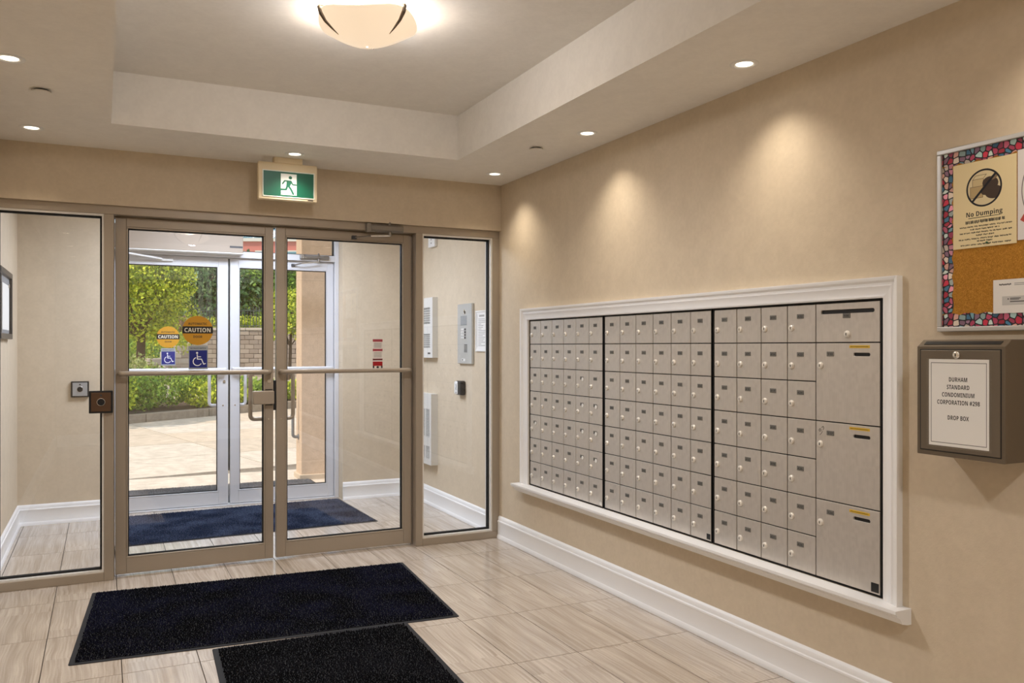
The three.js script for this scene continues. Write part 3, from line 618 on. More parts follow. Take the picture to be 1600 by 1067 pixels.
// ---------------------------------------------------------------- vestibule fittings
function bars(x0, x1, y0, y1, z, n, m, w, d) {   // grid of thin bars
  const gs = [];
  for (let i = 1; i < n; i++) { const x = x0 + (x1 - x0) * i / n; gs.push(span(x - w / 2, x + w / 2, y0, y1, z, z + d)); }
  for (let j = 1; j < m; j++) { const y = y0 + (y1 - y0) * j / m; gs.push(span(x0, x1, y - w / 2, y + w / 2, z, z + d)); }
  return join(gs);
}
{
  // speaker panel with two grilles
  let t = thing('speaker_panel', 'white wall panel with two square grilles above the heater', 'wall panel', onRight(-7.03, 1.275));
  const w = 0.35, h = 0.515, d = 0.05;
  const g = plateWithHoles(0, w, 0, h, [[0.06, 0.29, 0.29, 0.43], [0.06, 0.29, 0.085, 0.205]], 0.006); g.translate(0, 0, d - 0.006);
  mesh('face', uvMetres(g), M.whiteMetal, t);
  mesh('box', ring4(0, w, 0, h, 0, d - 0.006, 0.008), M.whiteMetal, t);
  mesh('speaker_back', span(0.02, w - 0.02, 0.03, h - 0.03, 0.012, 0.02), std(0x5a5650, 0.8), t);
  mesh('grille', bars(0.06, 0.29, 0.29, 0.43, d - 0.006, 7, 7, 0.008, 0.004), M.whiteMetal, t);
  mesh('grille', bars(0.06, 0.29, 0.085, 0.205, d - 0.006, 7, 7, 0.008, 0.004), M.whiteMetal, t);
  mesh('lamp_lens', rod([0.13, 0.46, d], [0.13, 0.46, d + 0.003], 0.006, 12), M.darkGrey, t);
  mesh('badge', span(0.24, 0.3, 0.03, 0.045, d, d + 0.001), M.darkGrey, t);

  // stainless door entry panel
  t = thing('entry_intercom', 'stainless intercom panel with keypad in the vestibule', 'intercom', onRight(-6.19, 1.236));
  mesh('face_plate', span(0, 0.285, 0, 0.468, 0, 0.022, 0.004), std(0xc8cac9, 0.32, 0.55), t);
  mesh('camera_lens', join(rod([0.15, 0.405, 0.02], [0.15, 0.405, 0.025], 0.014, 20)), M.black, t);
  mesh('camera_ring', (() => { const q = new THREE.TorusGeometry(0.018, 0.003, 8, 24); q.translate(0.15, 0.405, 0.022); return q; })(), M.chrome, t);
  mesh('display', span(0.07, 0.19, 0.3, 0.375, 0.02, 0.0235), std(0x8e9294, 0.25), t);
  for (let r = 0; r < 4; r++) for (let c = 0; c < 3; c++) mesh('key', span(0.08 + c * 0.034, 0.102 + c * 0.034, 0.195 + r * 0.022, 0.211 + r * 0.022, 0.02, 0.026, 0.003), c === 2 ? M.darkGrey : M.white, t);
  mesh('speaker_grille', join(...Array.from({ length: 6 }, (_, i) => span(0.14, 0.2, 0.09 + i * 0.011, 0.096 + i * 0.011, 0.02, 0.0235))), M.darkGrey, t);
  mesh('badge', span(0.09, 0.16, 0.02, 0.04, 0.02, 0.0232), M.white, t);
  mesh('badge_mark', span(0.1, 0.118, 0.025, 0.035, 0.023, 0.024), M.darkGrey, t);

  t = thing('framed_notice', 'white notice sheet on the wall beside the intercom', 'notice', onRight(-5.858, 1.333));
  mesh('frame', ring4(0, 0.243, 0, 0.308, 0, 0.012, 0.012, 0.002), M.white, t);
  const nt = canvasTex(256, 320, (c, a, b) => { c.fillStyle = '#eeece8'; c.fillRect(0, 0, a, b); c.fillStyle = '#7a7872'; c.fillRect(14, 16, 5, 280); const r = rng(31); c.fillStyle = '#a3a19b'; c.fillRect(60, 24, 110, 16); for (let k = 0; k < 17; k++) c.fillRect(40, 56 + k * 14, 60 + r() * 120, 5); });
  const ng = sheet(0.222, 0.287, 0.004); ng.translate(0.1215, 0.154, 0.005); mesh('paper', ng, texMat(nt, 0.8), t);

  t = thing('card_reader', 'black and white card reader below the intercom', 'card reader', onRight(-6.2, 0.988));
  mesh('body', span(0.02, 0.13, 0, 0.112, 0, 0.045, 0.012), M.black, t);
  mesh('cover', span(0.0, 0.075, 0.002, 0.11, 0.012, 0.05, 0.016), M.white, t);
  mesh('antenna_mark', tube([[0.045, 0.085, 0.0505], [0.055, 0.07, 0.0505], [0.045, 0.05, 0.0505], [0.055, 0.04, 0.0505]], 0.0022, 20, 6, 0.5), M.darkGrey, t);
  mesh('status_lamp', rod([0.05, 0.02, 0.049], [0.05, 0.02, 0.052], 0.004, 10), M.darkGrey, t);

  t = thing('wall_heater', 'white wall heater with slotted grilles above the baseboard', 'heater', onRight(-7.06, 0.362));
  const hw = 0.38, hh = 0.605, hd = 0.062, cols = [[0.03, 0.12], [0.14, 0.23], [0.25, 0.345]];
  const holes = []; for (const [a, b] of cols) holes.push([a, b, 0.235, 0.475], [a, b, 0.05, 0.158]);
  const hg = plateWithHoles(0, hw, 0, hh, holes, 0.005); hg.translate(0, 0, hd - 0.005);
  mesh('face', uvMetres(hg), M.whiteMetal, t);
  mesh('box', ring4(0, hw, 0, hh, 0, hd - 0.005, 0.008), M.whiteMetal, t);
  mesh('inner_back', span(0.015, hw - 0.015, 0.02, hh - 0.02, 0.02, 0.028), std(0x4b4b4d, 0.8), t);
  for (const [a, b] of cols) mesh('louvre', join(...Array.from({ length: 20 }, (_, i) => span(a, b, 0.2375 + i * 0.012, 0.2435 + i * 0.012, hd - 0.012, hd - 0.001)), ...Array.from({ length: 9 }, (_, i) => span(a, b, 0.0525 + i * 0.012, 0.0585 + i * 0.012, hd - 0.012, hd - 0.001))), M.whiteMetal, t);
  mesh('knob', rod([0.1, 0.54, hd], [0.1, 0.54, hd + 0.008], 0.008, 12), M.darkGrey, t);

  t = thing('wall_sensor', 'small white sensor box high on the vestibule wall', 'sensor', onRight(-6.84, 2.222));
  mesh('case', span(0, 0.15, 0, 0.17, 0, 0.03, 0.008), M.white, t);
  for (let k = 0; k < 4; k++) mesh('slot', span(0.07, 0.085, 0.03 + k * 0.03, 0.04 + k * 0.03, 0.029, 0.031), M.darkGrey, t);

  t = thing('framed_board', 'black framed notice on the vestibule side wall', 'notice', { pos: [XL, 1.42, -5.95], turn: Math.PI / 2 });
  mesh('frame', ring4(0, 0.72, 0, 0.446, 0, 0.03, 0.035, 0.003), std(0x2a2a2c, 0.35, 0.2), t);
  mesh('backing', span(0.03, 0.69, 0.03, 0.416, 0.002, 0.012), std(0x8f9092, 0.6), t);
  mesh('paper', span(0.24, 0.66, 0.06, 0.36, 0.012, 0.014), M.paper, t);
  mesh('clip', span(0.6, 0.66, 0.345, 0.37, 0.012, 0.02, 0.003), M.chrome, t);
}

// ---------------------------------------------------------------- exit sign
{
  const t = thing('exit_sign', 'green running man exit sign hanging over the inner doors', 'exit sign', { pos: [1.018, 2.262, -5.22] });
  mesh('housing', span(-0.177, 0.177, 0, 0.226, -0.02, 0.02, 0.005), M.cream, t);
  mesh('canopy', span(-0.085, 0.085, 0.224, H - 2.262, -0.03, 0.03, 0.003), M.cream, t);
  mesh('lens_frame', ring4(-0.154, 0.16, 0.016, 0.178, 0.018, 0.0235, 0.006, 0.001), std(0xf2f4ea, 0.4), t);
  const tex = canvasTex(768, 384, (c, w, h) => {
    c.fillStyle = '#0b5f47'; c.fillRect(0, 0, w, h);
    c.fillStyle = '#eef3ee'; c.fillRect(262, 26, 242, 332);
    c.fillStyle = '#0b5f47'; c.strokeStyle = '#0b5f47'; c.lineCap = 'round'; c.lineJoin = 'round';
    c.beginPath(); c.arc(408, 84, 26, 0, 7); c.fill();
    c.beginPath(); c.moveTo(352, 128); c.lineTo(420, 128); c.lineTo(428, 160); c.lineTo(396, 232); c.lineTo(344, 222); c.closePath(); c.fill();
    c.lineWidth = 22; c.beginPath(); c.moveTo(360, 138); c.lineTo(322, 138); c.lineTo(290, 184); c.stroke();
    c.beginPath(); c.moveTo(414, 138); c.lineTo(444, 190); c.lineTo(494, 192); c.stroke();
    c.lineWidth = 30; c.beginPath(); c.moveTo(362, 218); c.lineTo(342, 272); c.lineTo(244, 276); c.stroke();
    c.beginPath(); c.moveTo(384, 220); c.lineTo(420, 270); c.lineTo(452, 336); c.stroke();
    c.fillRect(240, 276, 24, 70);
  });
  const g = sheet(0.302, 0.15, 0.002); g.translate(0.003, 0.097, 0.0212);
  mesh('sign_panel', g, std(0xffffff, 0.35, 0, { map: tex, emissive: 0xffffff, emissiveMap: tex, emissiveIntensity: 0.05 }), t);
  mesh('maker_mark', span(0.118, 0.152, 0.006, 0.011, 0.0195, 0.0205), M.darkGrey, t);
}

// ---------------------------------------------------------------- lamps
const potLens = new THREE.MeshStandardMaterial({ color: 0xffffff, emissive: 0xfff2dc, emissiveIntensity: 3.0, roughness: 0.5 });
const ringGeo = (() => { const g = new THREE.LatheGeometry([[0.032, 0.02], [0.034, 0.002], [0.038, -0.004], [0.046, -0.006], [0.056, -0.004], [0.058, 0.0]].map((p) => new THREE.Vector2(...p)), 40); return g; })();
const lensGeo = (() => { const g = new THREE.CylinderGeometry(0.033, 0.033, 0.003, 32); g.translate(0, 0.0, 0); return g; })();
function potLight(x, z, label) {
  const t = thing('pot_light', label, 'ceiling light', { pos: [x, H, z], group: 'recessed pot lights in the soffit' });
  mesh('trim_ring', ringGeo, M.white, t);
  const l = mesh('lens', lensGeo, potLens, t); l.position.y = -0.0005;
  const s = new THREE.SpotLight(POT.color, POT.power, 0, 0.98, 1, 2);
  s.position.set(0, -0.012, 0); s.target.position.set(0, -2, 0); s.castShadow = true; s.shadow.radius = 1.5; s.shadow.bias = -0.002;
  s.name = 'pot_light_beam';
  t.add(s, s.target);
}
for (const [x, z, label] of [
  [2.345, -5.065, 'recessed pot light in the soffit corner above the right sidelight'], [2.345, -3.88, 'recessed pot light in the soffit next to the round cover plate over the mailboxes'], [2.345, -2.65, 'recessed pot light in the soffit above the parcel doors'],
  [1.03, -5.065, 'recessed pot light in the soffit above the exit sign'], [-0.335, -5.06, 'recessed pot light in the soffit above the left sidelight'], [-0.335, -3.88, 'recessed pot light in the soffit along the side wall facing the mailboxes'],
  [2.345, -1.42, 'recessed pot light in the soffit beyond the drop box'], [2.345, -0.19, 'recessed pot light in the rear lobby soffit'], [2.345, 1.04, 'recessed pot light in the rear lobby soffit'],
  [-0.335, -2.65, 'recessed pot light in the rear lobby soffit'], [-0.335, -1.42, 'recessed pot light in the rear lobby soffit'], [-0.335, -0.19, 'recessed pot light in the rear lobby soffit'], [-0.335, 1.04, 'recessed pot light in the rear lobby soffit'], [1.03, 1.68, 'recessed pot light in the rear lobby soffit'],
]) potLight(x, z, label);
for (const [x, z, label] of [[-0.248, -4.3, 'round white sprinkler cover plate in the soffit near the side wall'], [2.255, -4.3, 'round white sprinkler cover plate in the soffit over the mailboxes']]) {
  const t = thing('sprinkler_cover', label, 'sprinkler', { pos: [x, H, z], group: 'sprinkler covers' });
  mesh('cover_plate', (() => { const g = cyl(0.04, 0.043, 0.005, 36); g.translate(0, -0.0105, 0); return g; })(), M.ceiling, t);
  mesh('neck', (() => { const g = cyl(0.03, 0.03, 0.009, 24); g.translate(0, -0.0045, 0); return g; })(), M.darkGrey, t);
}
function bowlLamp(x, z, label) {
  const t = thing('bowl_ceiling_lamp', label, 'ceiling light', { pos: [x, HT, z] });
  const a0 = 1.01, rim = (th) => Math.cos(3 * (th - a0)), pos = [], idx = [], NR = 18, NT = 72;
  const pt = (i, k, off) => { const th = k / NT * Math.PI * 2, q = rim(th), s = i / NR, R = 0.205 - 0.008 * q; const r = R * s, y = -0.16 + (0.105 + 0.018 * q * s * s) * s ** 1.8 + off * 0.004; return [r * Math.cos(th), y, r * Math.sin(th)]; };
  for (const off of [0, 1]) for (let i = 0; i <= NR; i++) for (let k = 0; k <= NT; k++) pos.push(...pt(i, k, off));
  const at = (o, i, k) => o * (NR + 1) * (NT + 1) + i * (NT + 1) + k;
  for (let i = 0; i < NR; i++) for (let k = 0; k < NT; k++) { idx.push(at(0, i, k), at(0, i + 1, k), at(0, i + 1, k + 1), at(0, i, k), at(0, i + 1, k + 1), at(0, i, k + 1)); idx.push(at(1, i, k), at(1, i + 1, k + 1), at(1, i + 1, k), at(1, i, k), at(1, i, k + 1), at(1, i + 1, k + 1)); }
  for (let k = 0; k < NT; k++) idx.push(at(0, NR, k), at(1, NR, k), at(1, NR, k + 1), at(0, NR, k), at(1, NR, k + 1), at(0, NR, k + 1));
  const g = new THREE.BufferGeometry(); g.setAttribute('position', new THREE.Float32BufferAttribute(pos, 3)); g.setIndex(idx); g.computeVertexNormals();
  mesh('glass_bowl', g, new THREE.MeshStandardMaterial({ color: 0xf2e2c8, emissive: 0xffe6c8, emissiveIntensity: 0.5, roughness: 0.35 }), t);
  const metal = std(0x6e6356, 0.35, 0.7);
  mesh('ceiling_plate', (() => { const q = new THREE.LatheGeometry([[0, -0.03], [0.07, -0.028], [0.085, -0.018], [0.09, 0]].map((p) => new THREE.Vector2(...p)), 40); return q; })(), M.white, t);
  mesh('stem', rod([0, -0.15, 0], [0, -0.02, 0], 0.006, 12), metal, t);
  mesh('finial', (() => { const q = new THREE.SphereGeometry(0.005, 14, 10); q.translate(0, -0.161, 0); return q; })(), M.white, t);
  for (let k = 0; k < 3; k++) {   // tapering claws that hold the rim
    const th = a0 + k * Math.PI * 2 / 3, c = Math.cos(th), s = Math.sin(th), gs = [];
    const path = [[0.206, -0.022, 0.007], [0.198, -0.048, 0.0085], [0.178, -0.079, 0.0065], [0.15, -0.104, 0.0045], [0.122, -0.126, 0.0012]];
    for (let i = 0; i < path.length - 1; i++) gs.push(rod([path[i][0] * c, path[i][1] - 0.004, path[i][0] * s], [path[i + 1][0] * c, path[i + 1][1] - 0.004, path[i + 1][0] * s], path[i][2], 10, path[i + 1][2]));
    gs.push(rod([0.08 * c, -0.014, 0.08 * s], [0.206 * c, -0.024, 0.206 * s], 0.0035, 8));
    mesh('claw', join(gs), metal, t);
  }
  const p = new THREE.PointLight(BOWL.color, BOWL.glow, 0, 2); p.position.set(0, -0.11, 0); p.castShadow = true; p.shadow.radius = 3; p.name = 'bowl_lamp_bulb';
  const q = new THREE.SpotLight(BOWL.color, BOWL.down, 0, 1.45, 1, 2); q.position.set(0, -0.14, 0); q.target.position.set(0, -2, 0); q.castShadow = true; q.shadow.radius = 5; q.name = 'bowl_lamp_downlight';
  t.add(p, q, q.target);
}
bowlLamp(1.0, -3.44, 'frosted glass bowl ceiling lamp with bronze claws in the tray');
bowlLamp(1.0, 0.05, 'unseen frosted bowl lamp added at the rear of the tray for fill light');  // out of view, added as fill for the mailbox wall
{ // unseen panel, added to the ceiling to brighten the vestibule
  const t = thing('fill_panel', 'unseen white ceiling panel added to brighten the vestibule', 'ceiling light', { pos: [1.0, H, -6.5] });
  mesh('panel_frame', ring4(-0.62, 0.62, -0.32, 0.32, 0, 0.012, 0.02).rotateX(Math.PI / 2), M.white, t);
  mesh('diffuser', span(-0.6, 0.6, -0.008, -0.002, -0.3, 0.3), new THREE.MeshStandardMaterial({ color: 0xffffff, emissive: VEST.color, emissiveIntensity: 1.2 }), t);
  const a = new THREE.RectAreaLight(VEST.color, VEST.power, 1.2, 0.6); a.position.set(0, -0.014, 0); a.rotation.x = -Math.PI / 2; a.name = 'fill_panel_area'; t.add(a);
}

// ---------------------------------------------------------------- mats
const tuft = (() => { const g = new THREE.ConeGeometry(0.0042, 0.0085, 4, 1, true); g.translate(0, 0.004, 0); return g; })();
function floorMat(label, cx, cz, w, d, turn, base, pileColors, border, seed, y = 0, pitch = 0.0078) {
  const t = thing('floor_mat', label, 'mat', { pos: [cx, y, cz], turn });
  mesh('rubber_border', (() => { const s = new THREE.Shape(); const r = 0.012, X = w / 2, Z = d / 2; s.moveTo(-X + r, -Z); s.lineTo(X - r, -Z); s.quadraticCurveTo(X, -Z, X, -Z + r); s.lineTo(X, Z - r); s.quadraticCurveTo(X, Z, X - r, Z); s.lineTo(-X + r, Z); s.quadraticCurveTo(-X, Z, -X, Z - r); s.lineTo(-X, -Z + r); s.quadraticCurveTo(-X, -Z, -X + r, -Z); const g = new THREE.ExtrudeGeometry(s, { depth: 0.0015, bevelEnabled: true, bevelThickness: 0.001, bevelSize: 0.002, bevelOffset: -0.002, bevelSegments: 1 }); g.rotateX(-Math.PI / 2); g.translate(0, 0.001, 0); return g; })(), M.rubber, t);
  const bw = border;
  mesh('carpet_base', span(-w / 2 + bw, w / 2 - bw, 0.002, 0.007, -d / 2 + bw, d / 2 - bw, 0.002), base, t);
  const nx = Math.floor((w - 2 * bw) / pitch), nz = Math.floor((d - 2 * bw) / pitch), r = rng(seed), m = new THREE.InstancedMesh(tuft, phys(0xffffff, 0.95, 0, { specularIntensity: 0.15 }), nx * nz), o = new THREE.Object3D(), c = new THREE.Color();
  const A = new THREE.Color(pileColors[0]), B = new THREE.Color(pileColors[1]);
  let k = 0;
  for (let i = 0; i < nx; i++) for (let j = 0; j < nz; j++) {
    const x = -w / 2 + bw + (i + 0.5 + (r() - 0.5) * 0.9) * (w - 2 * bw) / nx, z = -d / 2 + bw + (j + 0.5 + (r() - 0.5) * 0.9) * (d - 2 * bw) / nz;
    o.position.set(x, 0.0055, z); o.rotation.set((r() - 0.5) * 1.1, r() * 6.28, (r() - 0.5) * 1.1); o.scale.setScalar(0.75 + r() * 0.6); o.updateMatrix(); m.setMatrixAt(k, o.matrix);
    const wear = 0.5 * n8(x * 0.6 + seed, z * 0.6) + 0.5 * n16(x * 0.5, z * 0.5 + seed);
    c.copy(A).lerp(B, Math.min(1, Math.max(0, (wear - 0.3) * 1.6 + (r() - 0.5) * 0.7))); m.setColorAt(k, c); k++;
  }
  m.name = 'pile'; m.userData.kind = 'stuff'; m.castShadow = m.receiveShadow = true; t.add(m);
}
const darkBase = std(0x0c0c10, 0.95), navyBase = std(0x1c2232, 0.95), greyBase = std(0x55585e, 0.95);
floorMat('large black carpet mat lying before the inner glass doors', 0.787, -4.572, 1.765, 1.145, -0.072, darkBase, [0x050508, 0x15162a], 0.024, 5);
floorMat('smaller charcoal carpet mat butted against the large black mat', 0.868, -3.222, 0.912, 1.52, -0.042, darkBase, [0x070709, 0x15151a], 0.026, 9);
floorMat('navy carpet mat in the vestibule, daylight glare in its pile colour', 1.03, -6.89, 1.79, 1.1, 0.03, navyBase, [0x242b3e, 0x4e586e], 0.02, 15);  // base and pile colours lightened to carry the daylight glare

// ---------------------------------------------------------------- outside
const dirOf = (u, v) => V((u - 800) / F * Math.cos(YAW) + Math.sin(YAW), (HORIZON - v) / F, (u - 800) / F * Math.sin(YAW) - Math.cos(YAW));
const at = (u, v, depth) => V(0, EYE, 0).addScaledVector(dirOf(u, v), depth);   // depth along the lens axis
{
  // concrete walk in slabs
  const walk = thing('sidewalk', 'sunlit concrete walk in front of the entrance', 'sidewalk', { kind: 'structure' });
  mesh('base_course', span(-14, 16, -0.2, -0.03, -19, -7.66), std(0x8a847a, 0.95), walk);
  const cm = [0, 1, 2].map((k) => std([0xffffff, 0xfbf4ec, 0xf4efe9][k], 0.9, 0, { map: rep(concreteMap, 0.7), bumpMap: rep(plasterBump, 2), bumpScale: 0.001 })), r = rng(12);
  const turn = 0.2, o = V(1.46, 0, -11.35), cs = Math.cos(turn), sn = Math.sin(turn), geo = [0, 1, 2].map((k) => { const g = new THREE.BoxGeometry(2.985, 0.03, 1.485); return uvMetres(g, 1, k * 0.37, k * 0.61); });
  for (let i = -5; i < 5; i++) for (let j = -6; j < 4; j++) {
    const lx = (i + 0.5) * 3, lz = (j + 0.5) * 1.5, x = o.x + lx * cs + lz * sn, z = o.z - lx * sn + lz * cs;
    if (z > -10.0 || z < -21) continue;
    const s = mesh('slab', geo[Math.floor(r() * 3)], cm[Math.floor(r() * 3)], walk); s.position.set(x, -0.02, z); s.rotation.y = turn;
  }
  mesh('porch_slab', span(-14, 16, -0.03, -0.003, -9.5, -7.66), cm[0], walk);
  const ground = mesh('road', span(-60, 60, -0.25, -0.06, -140, -16), std(0xcfccc6, 0.9, 0, { map: rep(concreteMap, 0.3) }));
  tag(ground, 'pale asphalt road beyond the planting bed', 'road', null, 'structure');
  floorMat('grey ribbed mat outside the outer doors', 1.0, -8.22, 1.86, 1.06, 0.0, greyBase, [0x55585e, 0x7d8086], 0.02, 31, -0.003, 0.011);
}
{ // stucco column at the entrance
  const t = thing('stucco_column', 'beige stucco column outside the outer doors', 'column');
  mesh('shaft', span(1.84, 3.0, 0.02, 4.2, -8.98, -8.72, 0.01), std(0xffffff, 0.9, 0, { map: rep(stuccoMap, 1.5), bumpMap: rep(plasterBump, 3), bumpScale: 0.002 }), t);
  mesh('plinth', span(1.82, 3.02, -0.012, 0.05, -9.0, -8.70, 0.008), std(0xcbbba6, 0.9), t);
  rebase(t, 2.4, -0.012, -8.85);
  const p = thing('standpipe', 'grey pipe bracket on the side of the stucco column', 'pipe');
  mesh('pipe', bentTube([[1.78, 0.95, -8.85], [1.78, 0.43, -8.85], [1.845, 0.43, -8.85]], 0.016, 0.03), std(0x8d9093, 0.5, 0.5), p);
  mesh('flange', rod([1.832, 0.43, -8.85], [1.845, 0.43, -8.85], 0.03, 18), std(0x8d9093, 0.5, 0.5), p);
  rebase(p, 1.8, 0.42, -8.85);
}
// curb, retaining wall, fence
{
  const A = V(-4.0, 0, -13.1), B = V(6.6, 0, -21.0), D = B.clone().sub(A), len = D.length(), ang = Math.atan2(-D.z, D.x);
  const t = thing('curb', 'grey concrete curb along the planting bed', 'curb', { pos: [A.x, -0.06, A.z], turn: ang, kind: 'structure' });
  const n = 9, cmat = std(0xb4aca2, 0.9, 0, { map: rep(concreteMap, 1) });
  for (let k = 0; k < n; k++) mesh('curb_stone', span(k * len / n + 0.006, (k + 1) * len / n - 0.006, 0, 0.21, -0.16, 0, 0.015), cmat, t);
  const bed = thing('planting_bed', 'brown soil bed behind the curb', 'soil', { pos: [A.x, -0.06, A.z], turn: ang, kind: 'structure' });
  mesh('soil', span(0, len, 0, 0.17, -3.4, -0.16), std(0x4a3a2a, 1), bed);
}
const leafGeo = (() => { const g = new THREE.BufferGeometry(); g.setAttribute('position', new THREE.Float32BufferAttribute([0, 0, 0, 0.32, 0.5, 0.12, 0, 0.42, 0, -0.32, 0.5, 0.12, 0, 1, -0.06], 3)); g.setIndex([0, 1, 2, 0, 2, 3, 2, 1, 4, 2, 4, 3]); g.computeVertexNormals(); return g; })();
const leafMat = std(0xffffff, 0.7);
function foliage(parent, blobs, count, size, colors, seed, hollow = 0.55) {
  const r = rng(seed), m = new THREE.InstancedMesh(leafGeo, leafMat, count), o = new THREE.Object3D(), c = new THREE.Color(), cs = colors.map((h) => new THREE.Color(h));
  const vol = blobs.map((b) => b[3] * b[4] * b[5] + 0.01), total = vol.reduce((a, b) => a + b, 0);
  const clump = Array.from({ length: 60 }, () => [r() * 2 - 1, r() * 2 - 1, r() * 2 - 1]);
  for (let k = 0; k < count; k++) {
    let q = r() * total, i = 0; while (i < blobs.length - 1 && q > vol[i]) q -= vol[i++];
    const b = blobs[i]; let d;
    do { d = V(r() * 2 - 1, r() * 2 - 1, r() * 2 - 1); } while (d.lengthSq() > 1 || d.lengthSq() < 0.01);
    d.normalize();
    let near = 9; for (const q2 of clump) near = Math.min(near, Math.hypot(d.x - q2[0], d.y - q2[1], d.z - q2[2]));
    const rad = hollow + (1 - hollow) * Math.cbrt(r()) + (0.45 - near) * 0.22;
    o.position.set(b[0] + d.x * rad * b[3], b[1] + d.y * rad * b[4], b[2] + d.z * rad * b[5]);
    o.rotation.set(r() * 6.28, r() * 6.28, r() * 6.28); o.scale.setScalar(size * (0.7 + r() * 0.6)); o.updateMatrix(); m.setMatrixAt(k, o.matrix);
    const f = r() * (cs.length - 1), fi = Math.floor(f); c.copy(cs[fi]).lerp(cs[Math.min(fi + 1, cs.length - 1)], f - fi); m.setColorAt(k, c);
  }
  m.name = 'foliage'; m.castShadow = m.receiveShadow = true; m.userData.kind = 'stuff'; parent.add(m);
}
const bark = std(0x5b4a3a, 0.95);
function tree(label, p, h, rx, ry, count, size, colors, seed, group, base = -0.06) {
  const t = thing('tree', label, 'tree', { pos: [p.x, base, p.z], group }), r = rng(seed);
  mesh('trunk', rod([0, -0.1, 0], [0.1, h, 0], rx * 0.09, 12, rx * 0.05), bark, t);
  const blobs = [[0, h, 0, rx * 0.8, ry * 0.8, rx * 0.8]];
  for (let k = 0; k < 9; k++) { const a = r() * 6.28, q = 0.35 + r() * 0.45; blobs.push([Math.cos(a) * rx * q, h + (r() - 0.5) * ry * 1.3, Math.sin(a) * rx * q, rx * 0.45, ry * 0.42, rx * 0.45]); }
  const bs = []; for (let k = 1; k < 6; k++) bs.push(rod([0.05, h * 0.5, 0], [blobs[k][0], blobs[k][1], blobs[k][2]], rx * 0.035, 7, rx * 0.012));
  mesh('branches', join(bs), bark, t);
  foliage(t, blobs, count, size, colors, seed + 1, 0.4);
}
function shrub(label, p, y, rx, ry, count, size, colors, seed, group) {
  const t = thing('shrub', label, 'shrub', { pos: [p.x, y, p.z], group }), r = rng(seed);
  const st = []; for (let k = 0; k < 5; k++) st.push(rod([0, 0, 0], [(r() - 0.5) * rx * 1.2, ry * 1.4, (r() - 0.5) * rx * 1.2], 0.012, 6, 0.005));
  mesh('stems', join(st), bark, t);
  foliage(t, [[0, ry, 0, rx, ry, rx], [rx * 0.4, ry * 0.9, 0.1, rx * 0.6, ry * 0.7, rx * 0.6], [-rx * 0.4, ry * 0.8, -0.1, rx * 0.6, ry * 0.7, rx * 0.6]], count, size, colors, seed + 1, 0.3);
}
const bright = [0x5a7a1c, 0x9cb42a, 0xc8d83c, 0xe6ea50, 0xc4d848], mid = [0x4c6e24, 0x7aa438, 0xa6c850], deep = [0x2c4c28, 0x4c7240, 0x86a872, 0xaac898];
// trees: nearest at the left, darker ones beyond the fence
tree('yellow-green leafy tree left of the stone steps', at(218, 500, 27), 3.4, 1.8, 2.2, 16000, 0.12, bright, 101);
tree('yellow-green young tree beside the stucco column', at(452, 480, 36), 2.9, 0.9, 1.3, 2600, 0.16, bright, 111);
[[300, 49, 4.6, 3.6, 3.1, deep, 'grey-green broad tree beyond the fence end'], [352, 55, 4.8, 3.6, 3.4, deep, 'dark green broad tree behind the iron fence'], [408, 52, 4.4, 3.2, 2.9, mid, 'mid green tree behind the iron fence'], [462, 56, 4.6, 3.2, 3.2, deep, 'dark tree showing past the column edge'], [240, 56, 4.8, 4.0, 3.4, mid, 'mid green tree behind the yellow-green tree'], [170, 44, 4.4, 3.4, 3.2, deep, 'dark green tree at the far end of the steps']].forEach(([u, dep, h, rx, ry, c, label], i) => tree(label, at(u, 500, dep), h - 2.1, rx, ry, 7000, 0.3, c, 130 + i * 7, undefined, 2.1));
{ // raised ground behind the retaining wall
  const p0 = at(240, 500, 41), t = thing('terrace', 'raised lawn behind the retaining wall', 'lawn', { pos: [p0.x, -0.06, p0.z], turn: -YAW, kind: 'structure' });
  mesh('lawn', span(-30, 34, 0, 2.16, -36, 0.45 - 1), std(0x6f8a3c, 1), t);
}
tree('leafy tree by the curb whose shade falls on the walk', V(-2.5, 0, -16.3), 4.6, 1.6, 1.2, 2600, 0.2, mid, 171);
// shrubs of the bed along the curb
const bedC = V(-4.0, 0, -13.1), bedD = V(10.6, 0, -7.9).normalize(), bedN = V(-7.9, 0, -10.6).normalize();
for (let k = 0; k < 10; k++) {
  const s = 2.6 + k * 0.95, p = bedC.clone().addScaledVector(bedD, s).addScaledVector(bedN, 0.85 + (k % 3) * 0.35), ry = k < 6 ? 0.42 : k < 8 ? 0.3 : 0.24;
  shrub(k % 3 ? 'mid green leafy shrub in the bed behind the curb' : 'yellow-green leafy shrub in the bed behind the curb', p, 0.1, 0.72, ry, 1700, 0.085, k % 3 ? mid.concat(0xa8c048) : bright, 200 + k * 3, 'shrubs in the planting bed');
}
for (const [u, dep, y, rx, ry, c, label] of [[205, 24, -0.06, 0.8, 0.6, [0x7c8a4c, 0xb4c07a, 0xd0d49a], 'pale feathery shrub below the yellow-green tree'], [250, 38, -0.06, 1.2, 1.2, bright, 'bright green shrub at the head of the steps'], [302, 43, 2.1, 0.95, 0.42, [0x8a6a50, 0xa88a70, 0xb8a088], 'reddish brown shrub next to the iron fence'], [310, 26, -0.06, 0.7, 0.33, mid, 'low green shrub at the foot of the stone wall'], [225, 36, -0.06, 1.4, 1.2, mid, 'mid green shrub behind the stone steps']])
  shrub(label, at(u, 540, dep), y, rx, ry, 1800, 0.12, c, Math.round(u * 7 + dep));
for (let k = 0; k < 6; k++) shrub('yellow-green hedge plant behind the iron fence', at(345 + k * 24, 500, 43), 2.1, 0.9, 0.42, 900, 0.13, bright, 300 + k, 'hedge behind the fence');
